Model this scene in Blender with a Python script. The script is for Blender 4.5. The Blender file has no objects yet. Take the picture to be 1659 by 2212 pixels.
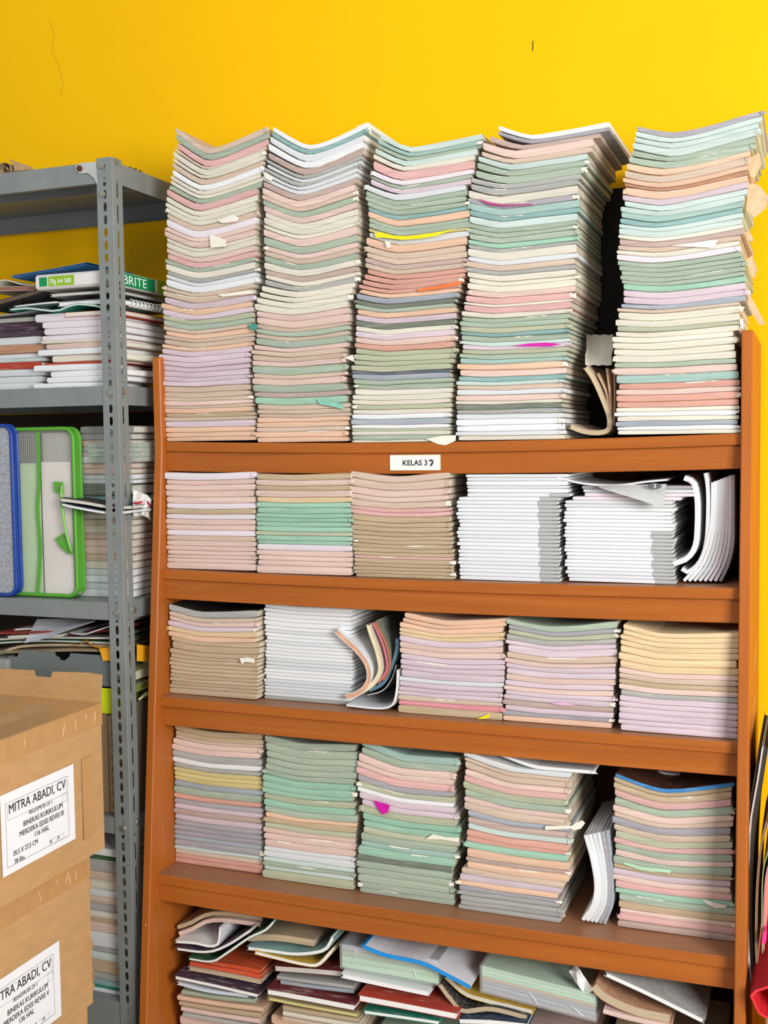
import bpy, math, random
from mathutils import Vector, Matrix
random.seed(7)
S = bpy.context.scene
C = S.collection

# ------------------------------------------------------------------ camera
FPX, CAMP, YAW, PITCH, ROLL = 2418.8, Vector((1.6234, -2.5952, 1.5654)), .367, -.0618, -.0133
IW, IH = 1659, 2212
_cy, _sy, _cp, _sp, _cr, _sr = math.cos(YAW), math.sin(YAW), math.cos(PITCH), math.sin(PITCH), math.cos(ROLL), math.sin(ROLL)
FW = Vector((-_sy*_cp, _cy*_cp, _sp)); _r = Vector((_cy, _sy, 0)); _u = _r.cross(FW)
RT = _cr*_r + _sr*_u; UP = -_sr*_r + _cr*_u
cam = bpy.data.cameras.new('camera'); co = bpy.data.objects.new('camera', cam); C.objects.link(co)
cam.sensor_fit = 'HORIZONTAL'; cam.sensor_width = 36; cam.lens = FPX*36/IW
cam.clip_start = .05; cam.clip_end = 60
M = Matrix((RT, UP, -FW)).transposed().to_4x4(); M.translation = CAMP
co.matrix_world = M
S.camera = co

# ------------------------------------------------------------------ world, lights, exposure
w = bpy.data.worlds.new('world'); S.world = w; w.use_nodes = True
w.node_tree.nodes['Background'].inputs[0].default_value = (.93, .97, 1, 1)
w.node_tree.nodes['Background'].inputs[1].default_value = .33
def area(name, loc, target, sx, sy, power, col):
    l = bpy.data.lights.new(name, 'AREA'); l.shape = 'RECTANGLE'; l.size = sx; l.size_y = sy; l.energy = power; l.color = col
    o = bpy.data.objects.new(name, l); C.objects.link(o); o.location = loc
    o.rotation_euler = (Vector(target)-Vector(loc)).to_track_quat('-Z', 'Y').to_euler()
    return o
area('window_daylight', (4.3, -3.2, 2.0), (.6, .2, 1.35), 1.8, 1.6, 180, (1, .98, .95))
area('ceiling_daylight', (.6, -2.4, 3.4), (.6, .3, 1.6), 2.5, 1.2, 16, (1, .99, .97))
S.view_settings.view_transform = 'Standard'; S.view_settings.look = 'None'
S.view_settings.exposure = .34; S.view_settings.gamma = 1; S.view_settings.use_curve_mapping = False

# ------------------------------------------------------------------ rays: photo pixel -> point in the room
def ray(x, y): return FW + RT*((x-IW/2)/FPX) - UP*((y-IH/2)/FPX)
def atY(x, y, Y): d = ray(x, y); return CAMP + d*((Y-CAMP.y)/d.y)
def atX(x, y, X): d = ray(x, y); return CAMP + d*((X-CAMP.x)/d.x)
def atZ(x, y, Z): d = ray(x, y); return CAMP + d*((Z-CAMP.z)/d.z)
def proj(P):
    d = Vector(P)-CAMP; z = d.dot(FW)
    return IW/2+FPX*d.dot(RT)/z, IH/2-FPX*d.dot(UP)/z
def interp(keys, v):
    keys = sorted(keys)
    if v <= keys[0][0]: return keys[0][1]
    for (a, fa), (b, fb) in zip(keys, keys[1:]):
        if v <= b: return fa+(fb-fa)*(v-a)/(b-a)
    return keys[-1][1]

# ------------------------------------------------------------------ materials
def lin(h):
    h = h.lstrip('#'); o = []
    for i in (0, 2, 4):
        v = int(h[i:i+2], 16)/255
        o.append(v/12.92 if v <= .04045 else ((v+.055)/1.055)**2.4)
    return (*o, 1)
MATS = {}
def mat(name, hexc, rough=.7, metal=0, noise=.12, scale=(12, 12, 12), rnd=0, light=None, lightamt=.0, bump=0, alpha=1, spec=.4, dust=0, detail=4):
    if name in MATS: return MATS[name]
    m = bpy.data.materials.new(name); m.use_nodes = True; nt = m.node_tree; N = nt.nodes; K = nt.links
    b = N['Principled BSDF']; b.inputs['Roughness'].default_value = rough; b.inputs['Metallic'].default_value = metal
    b.inputs['Specular IOR Level'].default_value = spec
    tc = N.new('ShaderNodeTexCoord'); mp = N.new('ShaderNodeMapping'); mp.inputs['Scale'].default_value = scale
    K.new(tc.outputs['Object'], mp.inputs[0])
    src = mp.outputs[0]
    oi = None
    if rnd:
        oi = N.new('ShaderNodeObjectInfo')
        ad = N.new('ShaderNodeVectorMath'); ad.operation = 'ADD'; K.new(src, ad.inputs[0])
        ml = N.new('ShaderNodeMath'); ml.operation = 'MULTIPLY'; ml.inputs[1].default_value = 60
        K.new(oi.outputs['Random'], ml.inputs[0]); K.new(ml.outputs[0], ad.inputs[1]); src = ad.outputs[0]
    nz = N.new('ShaderNodeTexNoise'); nz.inputs['Scale'].default_value = 1; nz.inputs['Detail'].default_value = detail; nz.inputs['Roughness'].default_value = .65
    K.new(src, nz.inputs['Vector'])
    mr = N.new('ShaderNodeMapRange'); mr.inputs[1].default_value = .25; mr.inputs[2].default_value = .75
    mr.inputs[3].default_value = 1-noise; mr.inputs[4].default_value = 1+noise*.6
    K.new(nz.outputs['Fac'], mr.inputs[0])
    hsv = N.new('ShaderNodeHueSaturation'); hsv.inputs['Color'].default_value = lin(hexc)
    val = mr.outputs[0]
    if rnd:
        m2 = N.new('ShaderNodeMapRange'); m2.inputs[3].default_value = 1-rnd; m2.inputs[4].default_value = 1+rnd*.7
        K.new(oi.outputs['Random'], m2.inputs[0])
        mu = N.new('ShaderNodeMath'); mu.operation = 'MULTIPLY'; K.new(val, mu.inputs[0]); K.new(m2.outputs[0], mu.inputs[1]); val = mu.outputs[0]
    K.new(val, hsv.inputs['Value']); col = hsv.outputs[0]
    if light:
        n2 = N.new('ShaderNodeTexNoise'); n2.inputs['Scale'].default_value = 2.3; n2.inputs['Detail'].default_value = 5; K.new(src, n2.inputs['Vector'])
        r2 = N.new('ShaderNodeMapRange'); r2.inputs[1].default_value = .56; r2.inputs[2].default_value = .72; r2.inputs[4].default_value = lightamt
        K.new(n2.outputs['Fac'], r2.inputs[0])
        mx = N.new('ShaderNodeMix'); mx.data_type = 'RGBA'; K.new(r2.outputs[0], mx.inputs[0]); K.new(col, mx.inputs[6]); mx.inputs[7].default_value = lin(light); col = mx.outputs[2]
    if dust:
        ge = N.new('ShaderNodeNewGeometry'); sx = N.new('ShaderNodeSeparateXYZ'); K.new(ge.outputs['Normal'], sx.inputs[0])
        r3 = N.new('ShaderNodeMapRange'); r3.inputs[1].default_value = .8; r3.inputs[2].default_value = 1; r3.inputs[4].default_value = dust
        K.new(sx.outputs[2], r3.inputs[0])
        mx = N.new('ShaderNodeMix'); mx.data_type = 'RGBA'; K.new(r3.outputs[0], mx.inputs[0]); K.new(col, mx.inputs[6]); mx.inputs[7].default_value = lin('8d7a68'); col = mx.outputs[2]
    K.new(col, b.inputs['Base Color'])
    if bump:
        bp = N.new('ShaderNodeBump'); bp.inputs['Strength'].default_value = bump; bp.inputs['Distance'].default_value = .002
        K.new(nz.outputs['Fac'], bp.inputs['Height']); K.new(bp.outputs[0], b.inputs['Normal'])
    if alpha < 1: b.inputs['Alpha'].default_value = alpha
    MATS[name] = m; return m

# code: (hex, words)
COL = {
 'G': ('a6b5a2', 'sage green'), 'M': ('9dc6af', 'mint green'), 'A': ('c6d6d0', 'pale aqua'), 'P': ('dfc3b8', 'dusty pink'),
 'R': ('dcaeaa', 'rose pink'), 'C': ('deD8c8', 'cream'), 'W': ('e6e7e9', 'white'), 'L': ('d3c1ca', 'lilac'),
 'T': ('cfb9a6', 'tan'), 'O': ('e4bda1', 'peach'), 'U': ('c0aa8b', 'olive tan'), 'Y': ('d2c489', 'pale yellow'),
 'K': ('a9a9a5', 'grey'), 'S': ('d5a090', 'salmon'), 'B': ('8aaeac', 'teal'), 'N': ('5f6573', 'dark slate'),
 'Z': ('d6d9db', 'pale grey'), 'E': ('b6ba9f', 'olive green'), 'H': ('e0929c', 'bright pink'), 'V': ('e2d8de', 'pale lilac'),
 'J': ('e0c59c', 'apricot'), 'Q': ('a4abb4', 'blue grey'), 'F': ('a4c0b8', 'soft teal'), 'X': ('bca59c', 'mauve tan'),
 'D': ('767d70', 'dark grey green'), 'I': ('a7a3aa', 'lilac grey'), 'b': ('3d86c4', 'bright blue'), 'r': ('b3402e', 'red'),
 'o': ('d8532a', 'orange red'), 'm': ('6b2326', 'maroon'), 'p': ('4a3445', 'dark purple'), 'g': ('2c5a34', 'dark green'),
 't': ('1f8a72', 'teal green'), 'd': ('3a3532', 'dark brown'), 'c': ('b9896a', 'brown'), 'y': ('c8a13c', 'ochre yellow'), 'n': ('33445c', 'navy'),
 'k': ('262626', 'black'), 'l': ('b7d8bd', 'pale mint'),
}
def cover(c):
    h, wds = COL[c]
    if c in 'WZV': return mat('cover_'+wds.replace(' ', '_'), h, .55, noise=.05, scale=(5, 30, 90), rnd=.04)
    return mat('cover_'+wds.replace(' ', '_'), h, .78, noise=.2, scale=(7, 45, 190), rnd=.08, light='e6dfd0', lightamt=.34, bump=.25)
PAGE = mat('paper_pages', 'e0dccf', .85, noise=.16, scale=(3, 3, 900), rnd=.08)
PAGEW = mat('paper_white', 'f0f0ee', .8, noise=.08, scale=(3, 3, 700), rnd=.03)
PAGEX = mat('paper_worn', 'd3cab6', .9, noise=.22, scale=(3, 3, 900), rnd=.1)
SCRAP = mat('paper_scrap', 'efe9dc', .8, noise=.06, scale=(60, 60, 60))
WOOD = mat('varnished_wood_boards', 'ad5f20', .42, noise=.22, scale=(1.2, 14, 26), light='cf8440', lightamt=.18, bump=.05, spec=.35, dust=.5)
WOODV = mat('varnished_wood_panels', 'b06122', .42, noise=.20, scale=(14, 14, 1.3), light='cf8440', lightamt=.18, bump=.05, spec=.35)
WOODB = mat('back_board', '5a3317', .7, noise=.2, scale=(6, 6, 2))
STEEL = mat('grey_painted_steel', '8a8f8d', .45, metal=.15, noise=.10, scale=(9, 9, 9), light='a5aaa6', lightamt=.2)
ZINC = mat('zinc_bolt', 'b9b7ac', .35, metal=.8, noise=.2, scale=(200, 200, 200))
CARD = mat('cardboard', 'c49a69', .85, noise=.12, scale=(10, 14, 40), light='d8b58a', lightamt=.2)
CARDT = mat('packing_tape', 'c39560', .25, noise=.10, scale=(14, 60, 14), spec=.6)
INK = mat('black_ink', '26242c', .6, noise=0)
INKG = mat('grey_ink', '9a9aa4', .6, noise=0)
LABEL = mat('label_paper', 'f1f3f8', .6, noise=.03)

# workbook cover with a grey block near the right end of the spine
def banded(name, base, band, x0, x1):
    if name in MATS: return MATS[name]
    m = mat(name, base, .5, noise=.05, scale=(5, 30, 90), rnd=.04)
    nt = m.node_tree; N = nt.nodes; K = nt.links; b = N['Principled BSDF']
    old = b.inputs['Base Color'].links[0].from_socket
    tc = N.new('ShaderNodeTexCoord'); sx = N.new('ShaderNodeSeparateXYZ'); K.new(tc.outputs['Object'], sx.inputs[0])
    g = N.new('ShaderNodeMath'); g.operation = 'GREATER_THAN'; g.inputs[1].default_value = x0; K.new(sx.outputs[0], g.inputs[0])
    mx = N.new('ShaderNodeMix'); mx.data_type = 'RGBA'; K.new(g.outputs[0], mx.inputs[0]); K.new(old, mx.inputs[6]); mx.inputs[7].default_value = lin(band)
    K.new(mx.outputs[2], b.inputs['Base Color']); return m
BANDW = banded('cover_white_grey_block', 'e3e5ea', 'b3b5b4', .076, .2)

# ------------------------------------------------------------------ mesh helpers
def mesh_obj(name, V, F, m, parent=None, smooth=False, loc=None):
    me = bpy.data.meshes.new(name); me.from_pydata([tuple(v) for v in V], [], F); me.update()
    if smooth:
        for p in me.polygons: p.use_smooth = True
    if m: me.materials.append(m)
    o = bpy.data.objects.new(name, me); C.objects.link(o)
    if parent: o.parent = parent
    if loc is not None: o.location = loc
    return o
def tag(o, label=None, cat=None, group=None, kind=None):
    if label: o['label'] = label
    if cat: o['category'] = cat
    if group: o['group'] = group
    if kind: o['kind'] = kind
    return o
def empty(name, loc, label=None, cat=None, group=None, kind=None, rz=0):
    o = bpy.data.objects.new(name, None); C.objects.link(o); o.location = loc; o.rotation_euler = (0, 0, rz)
    o.empty_display_size = .02
    return tag(o, label, cat, group, kind)
class MB:
    def __init__(s): s.v = []; s.f = []
    def add(s, V, F):
        n = len(s.v); s.v += [tuple(v) for v in V]; s.f += [tuple(i+n for i in f) for f in F]; return s
    def box(s, x0, y0, z0, x1, y1, z1):
        V = [(x, y, z) for z in (z0, z1) for y in (y0, y1) for x in (x0, x1)]
        return s.add(V, [(0, 2, 3, 1), (4, 5, 7, 6), (0, 1, 5, 4), (2, 6, 7, 3), (0, 4, 6, 2), (1, 3, 7, 5)])
    def bbox(s, x0, y0, z0, x1, y1, z1, b=.002):     # box with chamfered edges
        c = [(x0, x1), (y0, y1), (z0, z1)]; V = []; idx = {}
        for ix in (0, 1):
            for iy in (0, 1):
                for iz in (0, 1):
                    p = [c[0][ix], c[1][iy], c[2][iz]]; sg = [1-2*ix, 1-2*iy, 1-2*iz]
                    for ax in range(3):
                        q = [p[k]+(sg[k]*b if k != ax else 0) for k in range(3)]
                        idx[(ix, iy, iz, ax)] = len(V); V.append(q)
        F = []
        for ax in range(3):
            o1, o2 = (ax+1) % 3, (ax+2) % 3
            for sd in (0, 1):
                r = []
                for a, bb in ((0, 0), (1, 0), (1, 1), (0, 1)):
                    k = [0, 0, 0]; k[ax] = sd; k[o1] = a; k[o2] = bb; r.append(idx[(*k, ax)])
                F.append(tuple(r if sd else r[::-1]))
            for a in (0, 1):
                for bb in (0, 1):
                    k0 = [0, 0, 0]; k0[o1] = a; k0[o2] = bb; k1 = list(k0); k1[ax] = 1
                    F.append((idx[(*k0, o1)], idx[(*k1, o1)], idx[(*k1, o2)], idx[(*k0, o2)]))
        for ix in (0, 1):
            for iy in (0, 1):
                for iz in (0, 1): F.append(tuple(idx[(ix, iy, iz, a)] for a in range(3)))
        return s.add(V, F)
    def prism(s, pts, axis, a0, a1):                  # polygon extruded along an axis; pts in the other two axes, in order
        n = len(pts); V = []
        for a in (a0, a1):
            for p in pts:
                q = list(p); q.insert(axis, a); V.append(q)
        return s.add(V, [tuple(range(n))[::-1], tuple(range(n, 2*n))]+[(i, (i+1) % n, n+(i+1) % n, n+i) for i in range(n)])
    def tube(s, pts, r, sides=8, closed=False):
        pts = [Vector(p) for p in pts]; n = len(pts); V = []; F = []
        rr = r if isinstance(r, (list, tuple)) else [r]*n
        up = None
        for i, p in enumerate(pts):
            a = pts[(i-1) % n] if (closed or i > 0) else p; b = pts[(i+1) % n] if (closed or i < n-1) else p
            t = (b-a).normalized()
            if up is None: up = Vector((0, 0, 1)) if abs(t.z) < .9 else Vector((0, 1, 0))
            x = t.cross(up)
            if x.length < 1e-5: x = t.cross(Vector((1, 0, .01)))
            x.normalize(); up = x.cross(t)
            for k in range(sides):
                an = 2*math.pi*k/sides; V.append(p+x*math.cos(an)*rr[i]+up*math.sin(an)*rr[i])
        m = n if closed else n-1
        for i in range(m):
            for k in range(sides):
                j = (i+1) % n; F.append((i*sides+k, i*sides+(k+1) % sides, j*sides+(k+1) % sides, j*sides+k))
        if not closed: F += [tuple(range(sides))[::-1], tuple((n-1)*sides+k for k in range(sides))]
        return s.add(V, F)
    def cyl(s, c, ax, r, h, sides=12, r2=None):
        c = Vector(c); d = Vector(ax).normalized()
        return s.tube([c, c+d*h], [r, r if r2 is None else r2], sides)
    def grid(s, P, th=0, closed_n=None):             # P[i][j] points; th: thickness along -normal estimate (uses closed_n)
        n, m = len(P), len(P[0]); V = [q for row in P for q in row]; F = []
        for i in range(n-1):
            for j in range(m-1): F.append((i*m+j, i*m+j+1, (i+1)*m+j+1, (i+1)*m+j))
        if th:
            d = Vector(closed_n).normalized()*th; k = n*m
            V = V+[Vector(v)+d for v in V]
            F += [tuple(q+k for q in f[::-1]) for f in F]
            bd = [j for j in range(m)]+[i*m+m-1 for i in range(1, n)]+[(n-1)*m+j for j in range(m-2, -1, -1)]+[i*m for i in range(n-2, 0, -1)]
            for a, b in zip(bd, bd[1:]+bd[:1]): F.append((b, a, a+k, b+k))
        return s.add(V, F)
    def build(s, name, m, parent=None, smooth=False, loc=None): return mesh_obj(name, s.v, s.f, m, parent, smooth, loc)
def smoothen(pts, n):
    # Catmull-Rom through points, n samples by length
    P = [Vector(p) for p in pts]
    if len(P) == 2: return [P[0].lerp(P[1], i/(n-1)) for i in range(n)]
    E = [P[0]*2-P[1]]+P+[P[-1]*2-P[-2]]; out = []
    for i in range(1, len(E)-2):
        for k in range(12):
            t = k/12; a, b, c, d = E[i-1], E[i], E[i+1], E[i+2]
            out.append(.5*((2*b)+(c-a)*t+(2*a-5*b+4*c-d)*t*t+(3*b-a-3*c+d)*t**3))
    out.append(P[-1])
    L = [0]
    for a, b in zip(out, out[1:]): L.append(L[-1]+(b-a).length)
    res = []; j = 0
    for i in range(n):
        s = L[-1]*i/(n-1)
        while j < len(L)-2 and L[j+1] < s: j += 1
        t = (s-L[j])/max(1e-9, L[j+1]-L[j]); res.append(out[j].lerp(out[j+1], min(1, max(0, t))))
    return res
def text_mesh(name, body, size, m, mw, parent=None, align='LEFT', xs=1, bold=0):
    cu = bpy.data.curves.new('tmp_text', 'FONT'); cu.body = body; cu.size = size; cu.align_x = align; cu.extrude = .0003; cu.offset = bold
    cu.resolution_u = 3
    t = bpy.data.objects.new('tmp_text', cu); C.objects.link(t); bpy.context.view_layer.update()
    me = bpy.data.meshes.new_from_object(t); bpy.data.objects.remove(t); bpy.data.curves.remove(cu)
    me.name = name; me.materials.clear(); me.materials.append(m)
    me.transform(Matrix.Diagonal((xs, 1, 1, 1)))
    o = bpy.data.objects.new(name, me); C.objects.link(o); o.matrix_world = mw
    if parent: o.parent = parent
    return o

# ------------------------------------------------------------------ the book: a swept cover with a page block inside
# st: stations (bottom x,z / top x,z); y runs from the front (0) back to D
def book_geo(st, D, spine=True, c=.0006, rng=random):
    ns = len(st)
    t = (Vector(st[ns//2][2:])-Vector(st[ns//2][:2])).length
    cw = min(.2, c/t); r = min(.0026, t*.24)
    def P(k, wf, y):
        b = st[k]; return (b[0]+(b[2]-b[0])*wf, y, b[1]+(b[3]-b[1])*wf)
    def sweep(loop, ks=None):
        V = []; F = []; n = len(loop); ks = ks or range(ns)
        for k in ks:
            for (wf, y) in loop: V.append(P(k, wf, y))
        m = len(list(ks))
        for i in range(m-1):
            for j in range(n): F.append((i*n+j, i*n+(j+1) % n, (i+1)*n+(j+1) % n, (i+1)*n+j))
        F += [tuple(range(n)), tuple(range((m-1)*n, m*n))[::-1]]
        return V, F
    mb = MB()
    if spine:
        mb.add(*sweep([(0, D), (0, r), (.07, r*.3), (.5, 0), (.93, r*.3), (1, r), (1, D), (1-cw, D), (1-cw, r), (.5, c*1.5), (cw, r), (cw, D)]))
    else:
        mb.add(*sweep([(0, D), (0, 0), (cw, 0), (cw, D)])); mb.add(*sweep([(1-cw, D), (1-cw, 0), (1, 0), (1, D)]))
    y0 = r*.9 if spine else .0012
    e = .25
    ps = [[st[0][i]*(1-e)+st[1][i]*e for i in range(4)]]+[list(q) for q in st[1:-1]]+[[st[-1][i]*(1-e)+st[-2][i]*e for i in range(4)]]
    full = st; st = ps
    def P(k, wf, y):
        b = ps[k]; return (b[0]+(b[2]-b[0])*wf, y, b[1]+(b[3]-b[1])*wf)
    V = []; F = []
    loop = [(cw*1.05, y0), (1-cw*1.05, y0), (1-cw*1.05, D-.002), (cw*1.05, D-.002)]
    for k in range(ns):
        for (wf, y) in loop: V.append(P(k, wf, y))
    for i in range(ns-1):
        for j in range(4): F.append((i*4+j, i*4+(j+1) % 4, (i+1)*4+(j+1) % 4, (i+1)*4+j))
    F += [(0, 1, 2, 3), tuple(range((ns-1)*4, ns*4))[::-1]]
    return mb, (V, F)
def put_book(name, st, D, cmat, pmat, loc, rz, label, cat, group, spine=True, c=.0006):
    mb, (pv, pf) = book_geo(st, D, spine, c)
    root = empty(name, loc, label, cat, group, rz=rz)
    mb.build('cover', cmat, root); mesh_obj('pages', pv, pf, pmat, root)
    return root

ORD = ['', 'first', 'second', 'third', 'fourth', 'fifth', 'sixth', 'seventh', 'eighth', 'ninth', 'tenth', 'eleventh', 'twelfth', 'thirteenth',
       'fourteenth', 'fifteenth', 'sixteenth', 'seventeenth', 'eighteenth', 'nineteenth']
TENS = {2: 'twent', 3: 'thirt', 4: 'fort', 5: 'fift', 6: 'sixt'}
def ordinal(n):
    if n < 20: return ORD[n]
    return TENS[n//10]+('ieth' if n % 10 == 0 else 'y-'+ORD[n % 10])
US = (0, .012, .1, .2, .3, .38, .46, .56, .68, .8, .9, .988, 1)
def stack(codes, left, L, Yf, zbase, ztop, where, group, D=.335, aL=0, aR=0, uc=.4, e=1.25, name='textbook', noun='textbook', state='worn',
          jx=.004, jy=.003, jr=.012, fray=.35, band=None, cat='book', dyn=None, pm=None, dj=.02, offs=None):
    items = []
    for tok in codes.split():
        c = tok[0]; rest = tok[1:]; mult = 1
        if '*' in rest: rest, mm = rest.split('*'); mult = int(mm)
        items += [(c, float(rest))]*mult
    n = len(items); tot = sum(t for _, t in items); Hh = ztop-zbase
    k = .28
    def f(s): return (math.sqrt(s*s+k*k)-k)/(math.sqrt(1+k*k)-k)
    rng = random.Random(where)
    wav = [(rng.uniform(0, 6), rng.uniform(0, 6), rng.uniform(.4, 1.2)) for _ in range(n+1)]
    wv = (.0011 if state == 'worn' else .0005) if not name == 'workbook' else .0003
    def wob(q, x): a_, b_, k_ = wav[q]; return 0 if q in (n,) else wv*k_*(math.sin(17*x+a_)*.7+math.sin(43*x+b_)*.5)
    z = zbase; out = []
    for q in range(n-1, -1, -1):
        c, tt = items[q]; t = tt/tot*Hh
        xpy = proj((L*.5, Yf, z+t/2))[1]
        xg = 700
        for _ in range(3):
            xl = interp(left, xpy); X0 = atY(xl, xpy, Yf).x; xpy = proj((X0+L*.3, Yf, z+t/2))[1]
        Lb = L*(1+rng.uniform(-.012, .012)); xc = X0+L/2+rng.uniform(-jx, jx)
        if offs: xc += offs(n-q, q)
        yy = Yf+rng.uniform(-jy, jy)
        h0 = max(0, (z-zbase)/Hh)**e; h1 = max(0, (z+t-zbase)/Hh)**e
        st = []
        for u in US:
            x = (u-.5)*Lb; us = min(1.05, max(-.05, (xc+x-X0)/L))
            a = aL*f((uc-us)/uc) if us < uc else aR*f((us-uc)/(1-uc))
            b0 = a*h0+wob(q+1, xc+x); b1 = t-.0004+a*h1+wob(q, xc+x)
            if u in (0, 1): m_, hh = (b0+b1)/2, (b1-b0)/2*.72; b0, b1 = m_-hh, m_+hh
            elif u in (.012, .988): m_, hh = (b0+b1)/2, (b1-b0)/2*.93; b0, b1 = m_-hh, m_+hh
            st.append((x, b0, x, b1))
        wds = COL[c][1]; white = c in 'WZV'
        lab = f'{wds} {noun if (white or not state) else state+" "+noun}, {ordinal(q+1) if q else "topmost"} {"from top " if q else ""}of the {where}'
        cm = cover(c)
        if band and q >= band: cm = BANDW
        rz = rng.uniform(-jr, jr)
        root = put_book(name, st, D*(1+rng.uniform(-dj, .02)), cm, pm or (PAGEW if white else (PAGEX if state == 'worn' else PAGE)), (xc, yy, z), rz, lab, cat, group)
        if rng.random() < fray and t > .006:
            # frayed, crumpled spine corner
            mb = MB(); side = 1 if rng.random() < .8 else -1
            x = side*Lb*.485; sx = side; lo, hi = st[-2 if side > 0 else 1][1], st[-2 if side > 0 else 1][3]
            P = []
            for i in range(5):
                row = []
                for j in range(4):
                    row.append((x-sx*.004+sx*i*.0035+rng.uniform(-.0025, .0025), -.0004-(.0022 if 0 < i < 4 else 0)*rng.random()+(.004 if i == 4 else 0),
                                lo+(hi-lo)*(.5+(j/3-.5)*rng.uniform(.35, .95))))
                P.append(row)
            mb.grid(P, .0012, (0, 1, 0)); mb.build('frayed_corner', SCRAP if rng.random() < .3 else cm, root)
        if state == 'worn' and rng.random() < .13:
            u0 = rng.uniform(.05, .6); u1 = u0+rng.uniform(.12, .35); P = []
            for i in range(8):
                u = u0+(u1-u0)*i/7; x = (u-.5)*Lb; k0 = max(j for j in range(len(US)) if US[j] <= u); f_ = (u-US[k0])/(US[k0+1]-US[k0]); zt_ = st[k0][3]*(1-f_)+st[k0+1][3]*f_
                P.append([(x, .0008, zt_-.0006), (x, -.0006, zt_-.0012-rng.uniform(.0002, .0026)*(0 < i < 7))])
            sm = MB(); sm.grid(P, .0005, (0, 1, 0)); sm.build('torn_strip', SCRAP, root)
        out.append(root); z += t
    out.reverse(); return out
def path_book(pts, Yf, t, D, c, pm, label, name='textbook', cat='book', group=None, spine=False, n=13, rz=0, cthick=.0008, cm=None, world=False, rot0=None):
    W = [(p[0], p[1]) for p in pts] if world else [(lambda v: (v.x, v.z))(atY(px, py, Yf)) for px, py in pts]
    Q = smoothen([(x, z, 0) for x, z in W], n)
    o = Vector((Q[0].x, Q[0].y))
    # root sits at the middle of the book's lowest level
    st = []
    for i, q in enumerate(Q):
        a = Q[max(0, i-1)]; b = Q[min(n-1, i+1)]; tg = (b-a).normalized(); nx, nz = -tg.y, tg.x
        st.append((q.x, q.y, q.x+nx*t, q.y+nz*t))
    cx = sum(s[0] for s in st)/n; cz = min(min(s[1], s[3]) for s in st)
    st = [(s[0]-cx, s[1]-cz, s[2]-cx, s[3]-cz) for s in st]
    return put_book(name, st, D, cm or cover(c), pm, (cx, Yf, cz), rz, label, cat, group, spine, cthick)
def sheet(name, P, m, parent=None, th=.0005, nrm=(0, 1, 0)):
    mb = MB(); mb.grid(P, th, nrm); return mb.build(name, m, parent)

# ================================================================== THE SETTING
WALLY = .415
ZF = -.32      # floor level
WALL = mat('yellow_wall_paint', 'ffc400', .6, noise=.03, scale=(2.2, 2.2, 2.2), bump=.25, spec=.12, detail=8)
mb = MB(); mb.box(-2.6, WALLY, ZF, 4.2, WALLY+.12, 3.4); wall = mb.build('wall_back', WALL); tag(wall, 'bright yellow painted plaster wall behind the shelves', kind='structure')
FLOOR = mat('floor_tiles', 'b9b2a6', .4, noise=.1, scale=(2, 2, 2))
mb = MB(); mb.box(-2.6, -4.5, ZF-.05, 4.2, WALLY+.12, ZF); fl = mb.build('floor', FLOOR); tag(fl, 'pale grey tiled floor below the shelves', kind='structure')
# small scuff on the wall
p = atY(1151, 88, WALLY-.0006); q = atY(1150, 110, WALLY-.0006)
mb = MB(); mb.add([(p.x-.001, p.y, p.z), (p.x+.0015, p.y, p.z), (q.x+.002, q.y, q.z), (q.x-.0005, q.y, q.z)], [(0, 1, 2, 3)]); mb.build('scuff_mark', INK, wall)
CRACK = mat('wall_crack', 'cfa400', .7, noise=.1)
for pts in ([(106, 40), (118, 75), (112, 110), (126, 140), (136, 175), (131, 205)], [(1525, 20), (1536, 22), (1548, 17)]):
    W = [atY(x, y, WALLY-.0004) for x, y in pts]; mb = MB()
    P = [[v+Vector((-.0008, 0, 0)), v+Vector((.0008, 0, 0))] for v in W]; mb.grid(P); mb.build('crack', CRACK, wall)

# ================================================================== BOOKCASE
W_ = 1.472
ZT = [1.576, 1.2355, .8966, .4268, -.09]         # shelf tops at the ends
SAG = [.0105, .007, .003, .004, 0]
ZA = [1.497, 1.1555, .818, .351, ZF]             # apron undersides
def yfront(z): return -.0815*(1.55-z)
def shelfz(k, x):
    u = min(1, max(0, x/W_)); return ZT[k]-SAG[k]*4*u*(1-u)
case = empty('bookcase', (W_/2, .17, ZF), 'tall orange-brown varnished wooden bookcase with five shelves crammed with books', 'bookcase')
def cpart(mb, name, m): o = mb.build(name, m); o.parent = case; o.location = (-W_/2, -.17, -ZF); return o
BACKY = .385
def pfront(z): return -.015 if z > 1.55 else -.015-.097*(1.55-z)
for x0, x1 in ((-.0245, -.0005), (W_+.0005, W_+.0245)):
    ztop = 1.80; bv = .0025
    prof = [(pfront(ZF), ZF), (pfront(1.55), 1.55), (pfront(1.8), ztop-.004), (pfront(1.8)+.004, ztop), (BACKY, ztop), (BACKY, ZF)]
    mb = MB()
    # chamfered front edge
    n = len(prof); V = []
    ins = [(y+(bv if i < 4 else 0), z) for i, (y, z) in enumerate(prof)]
    rings = [(x0, ins), (x0+bv, prof), (x1-bv, prof), (x1, ins)]
    for x, pr in rings: V += [(x, y, z) for y, z in pr]
    F = [tuple(range(n)), tuple(range(3*n, 4*n))[::-1]]
    for r_ in range(3):
        for i in range(n): F.append((r_*n+i, (r_+1)*n+i, (r_+1)*n+(i+1) % n, r_*n+(i+1) % n))
    mb.add(V, F); cpart(mb, 'side_panel', WOODV)
NS = 16
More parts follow.
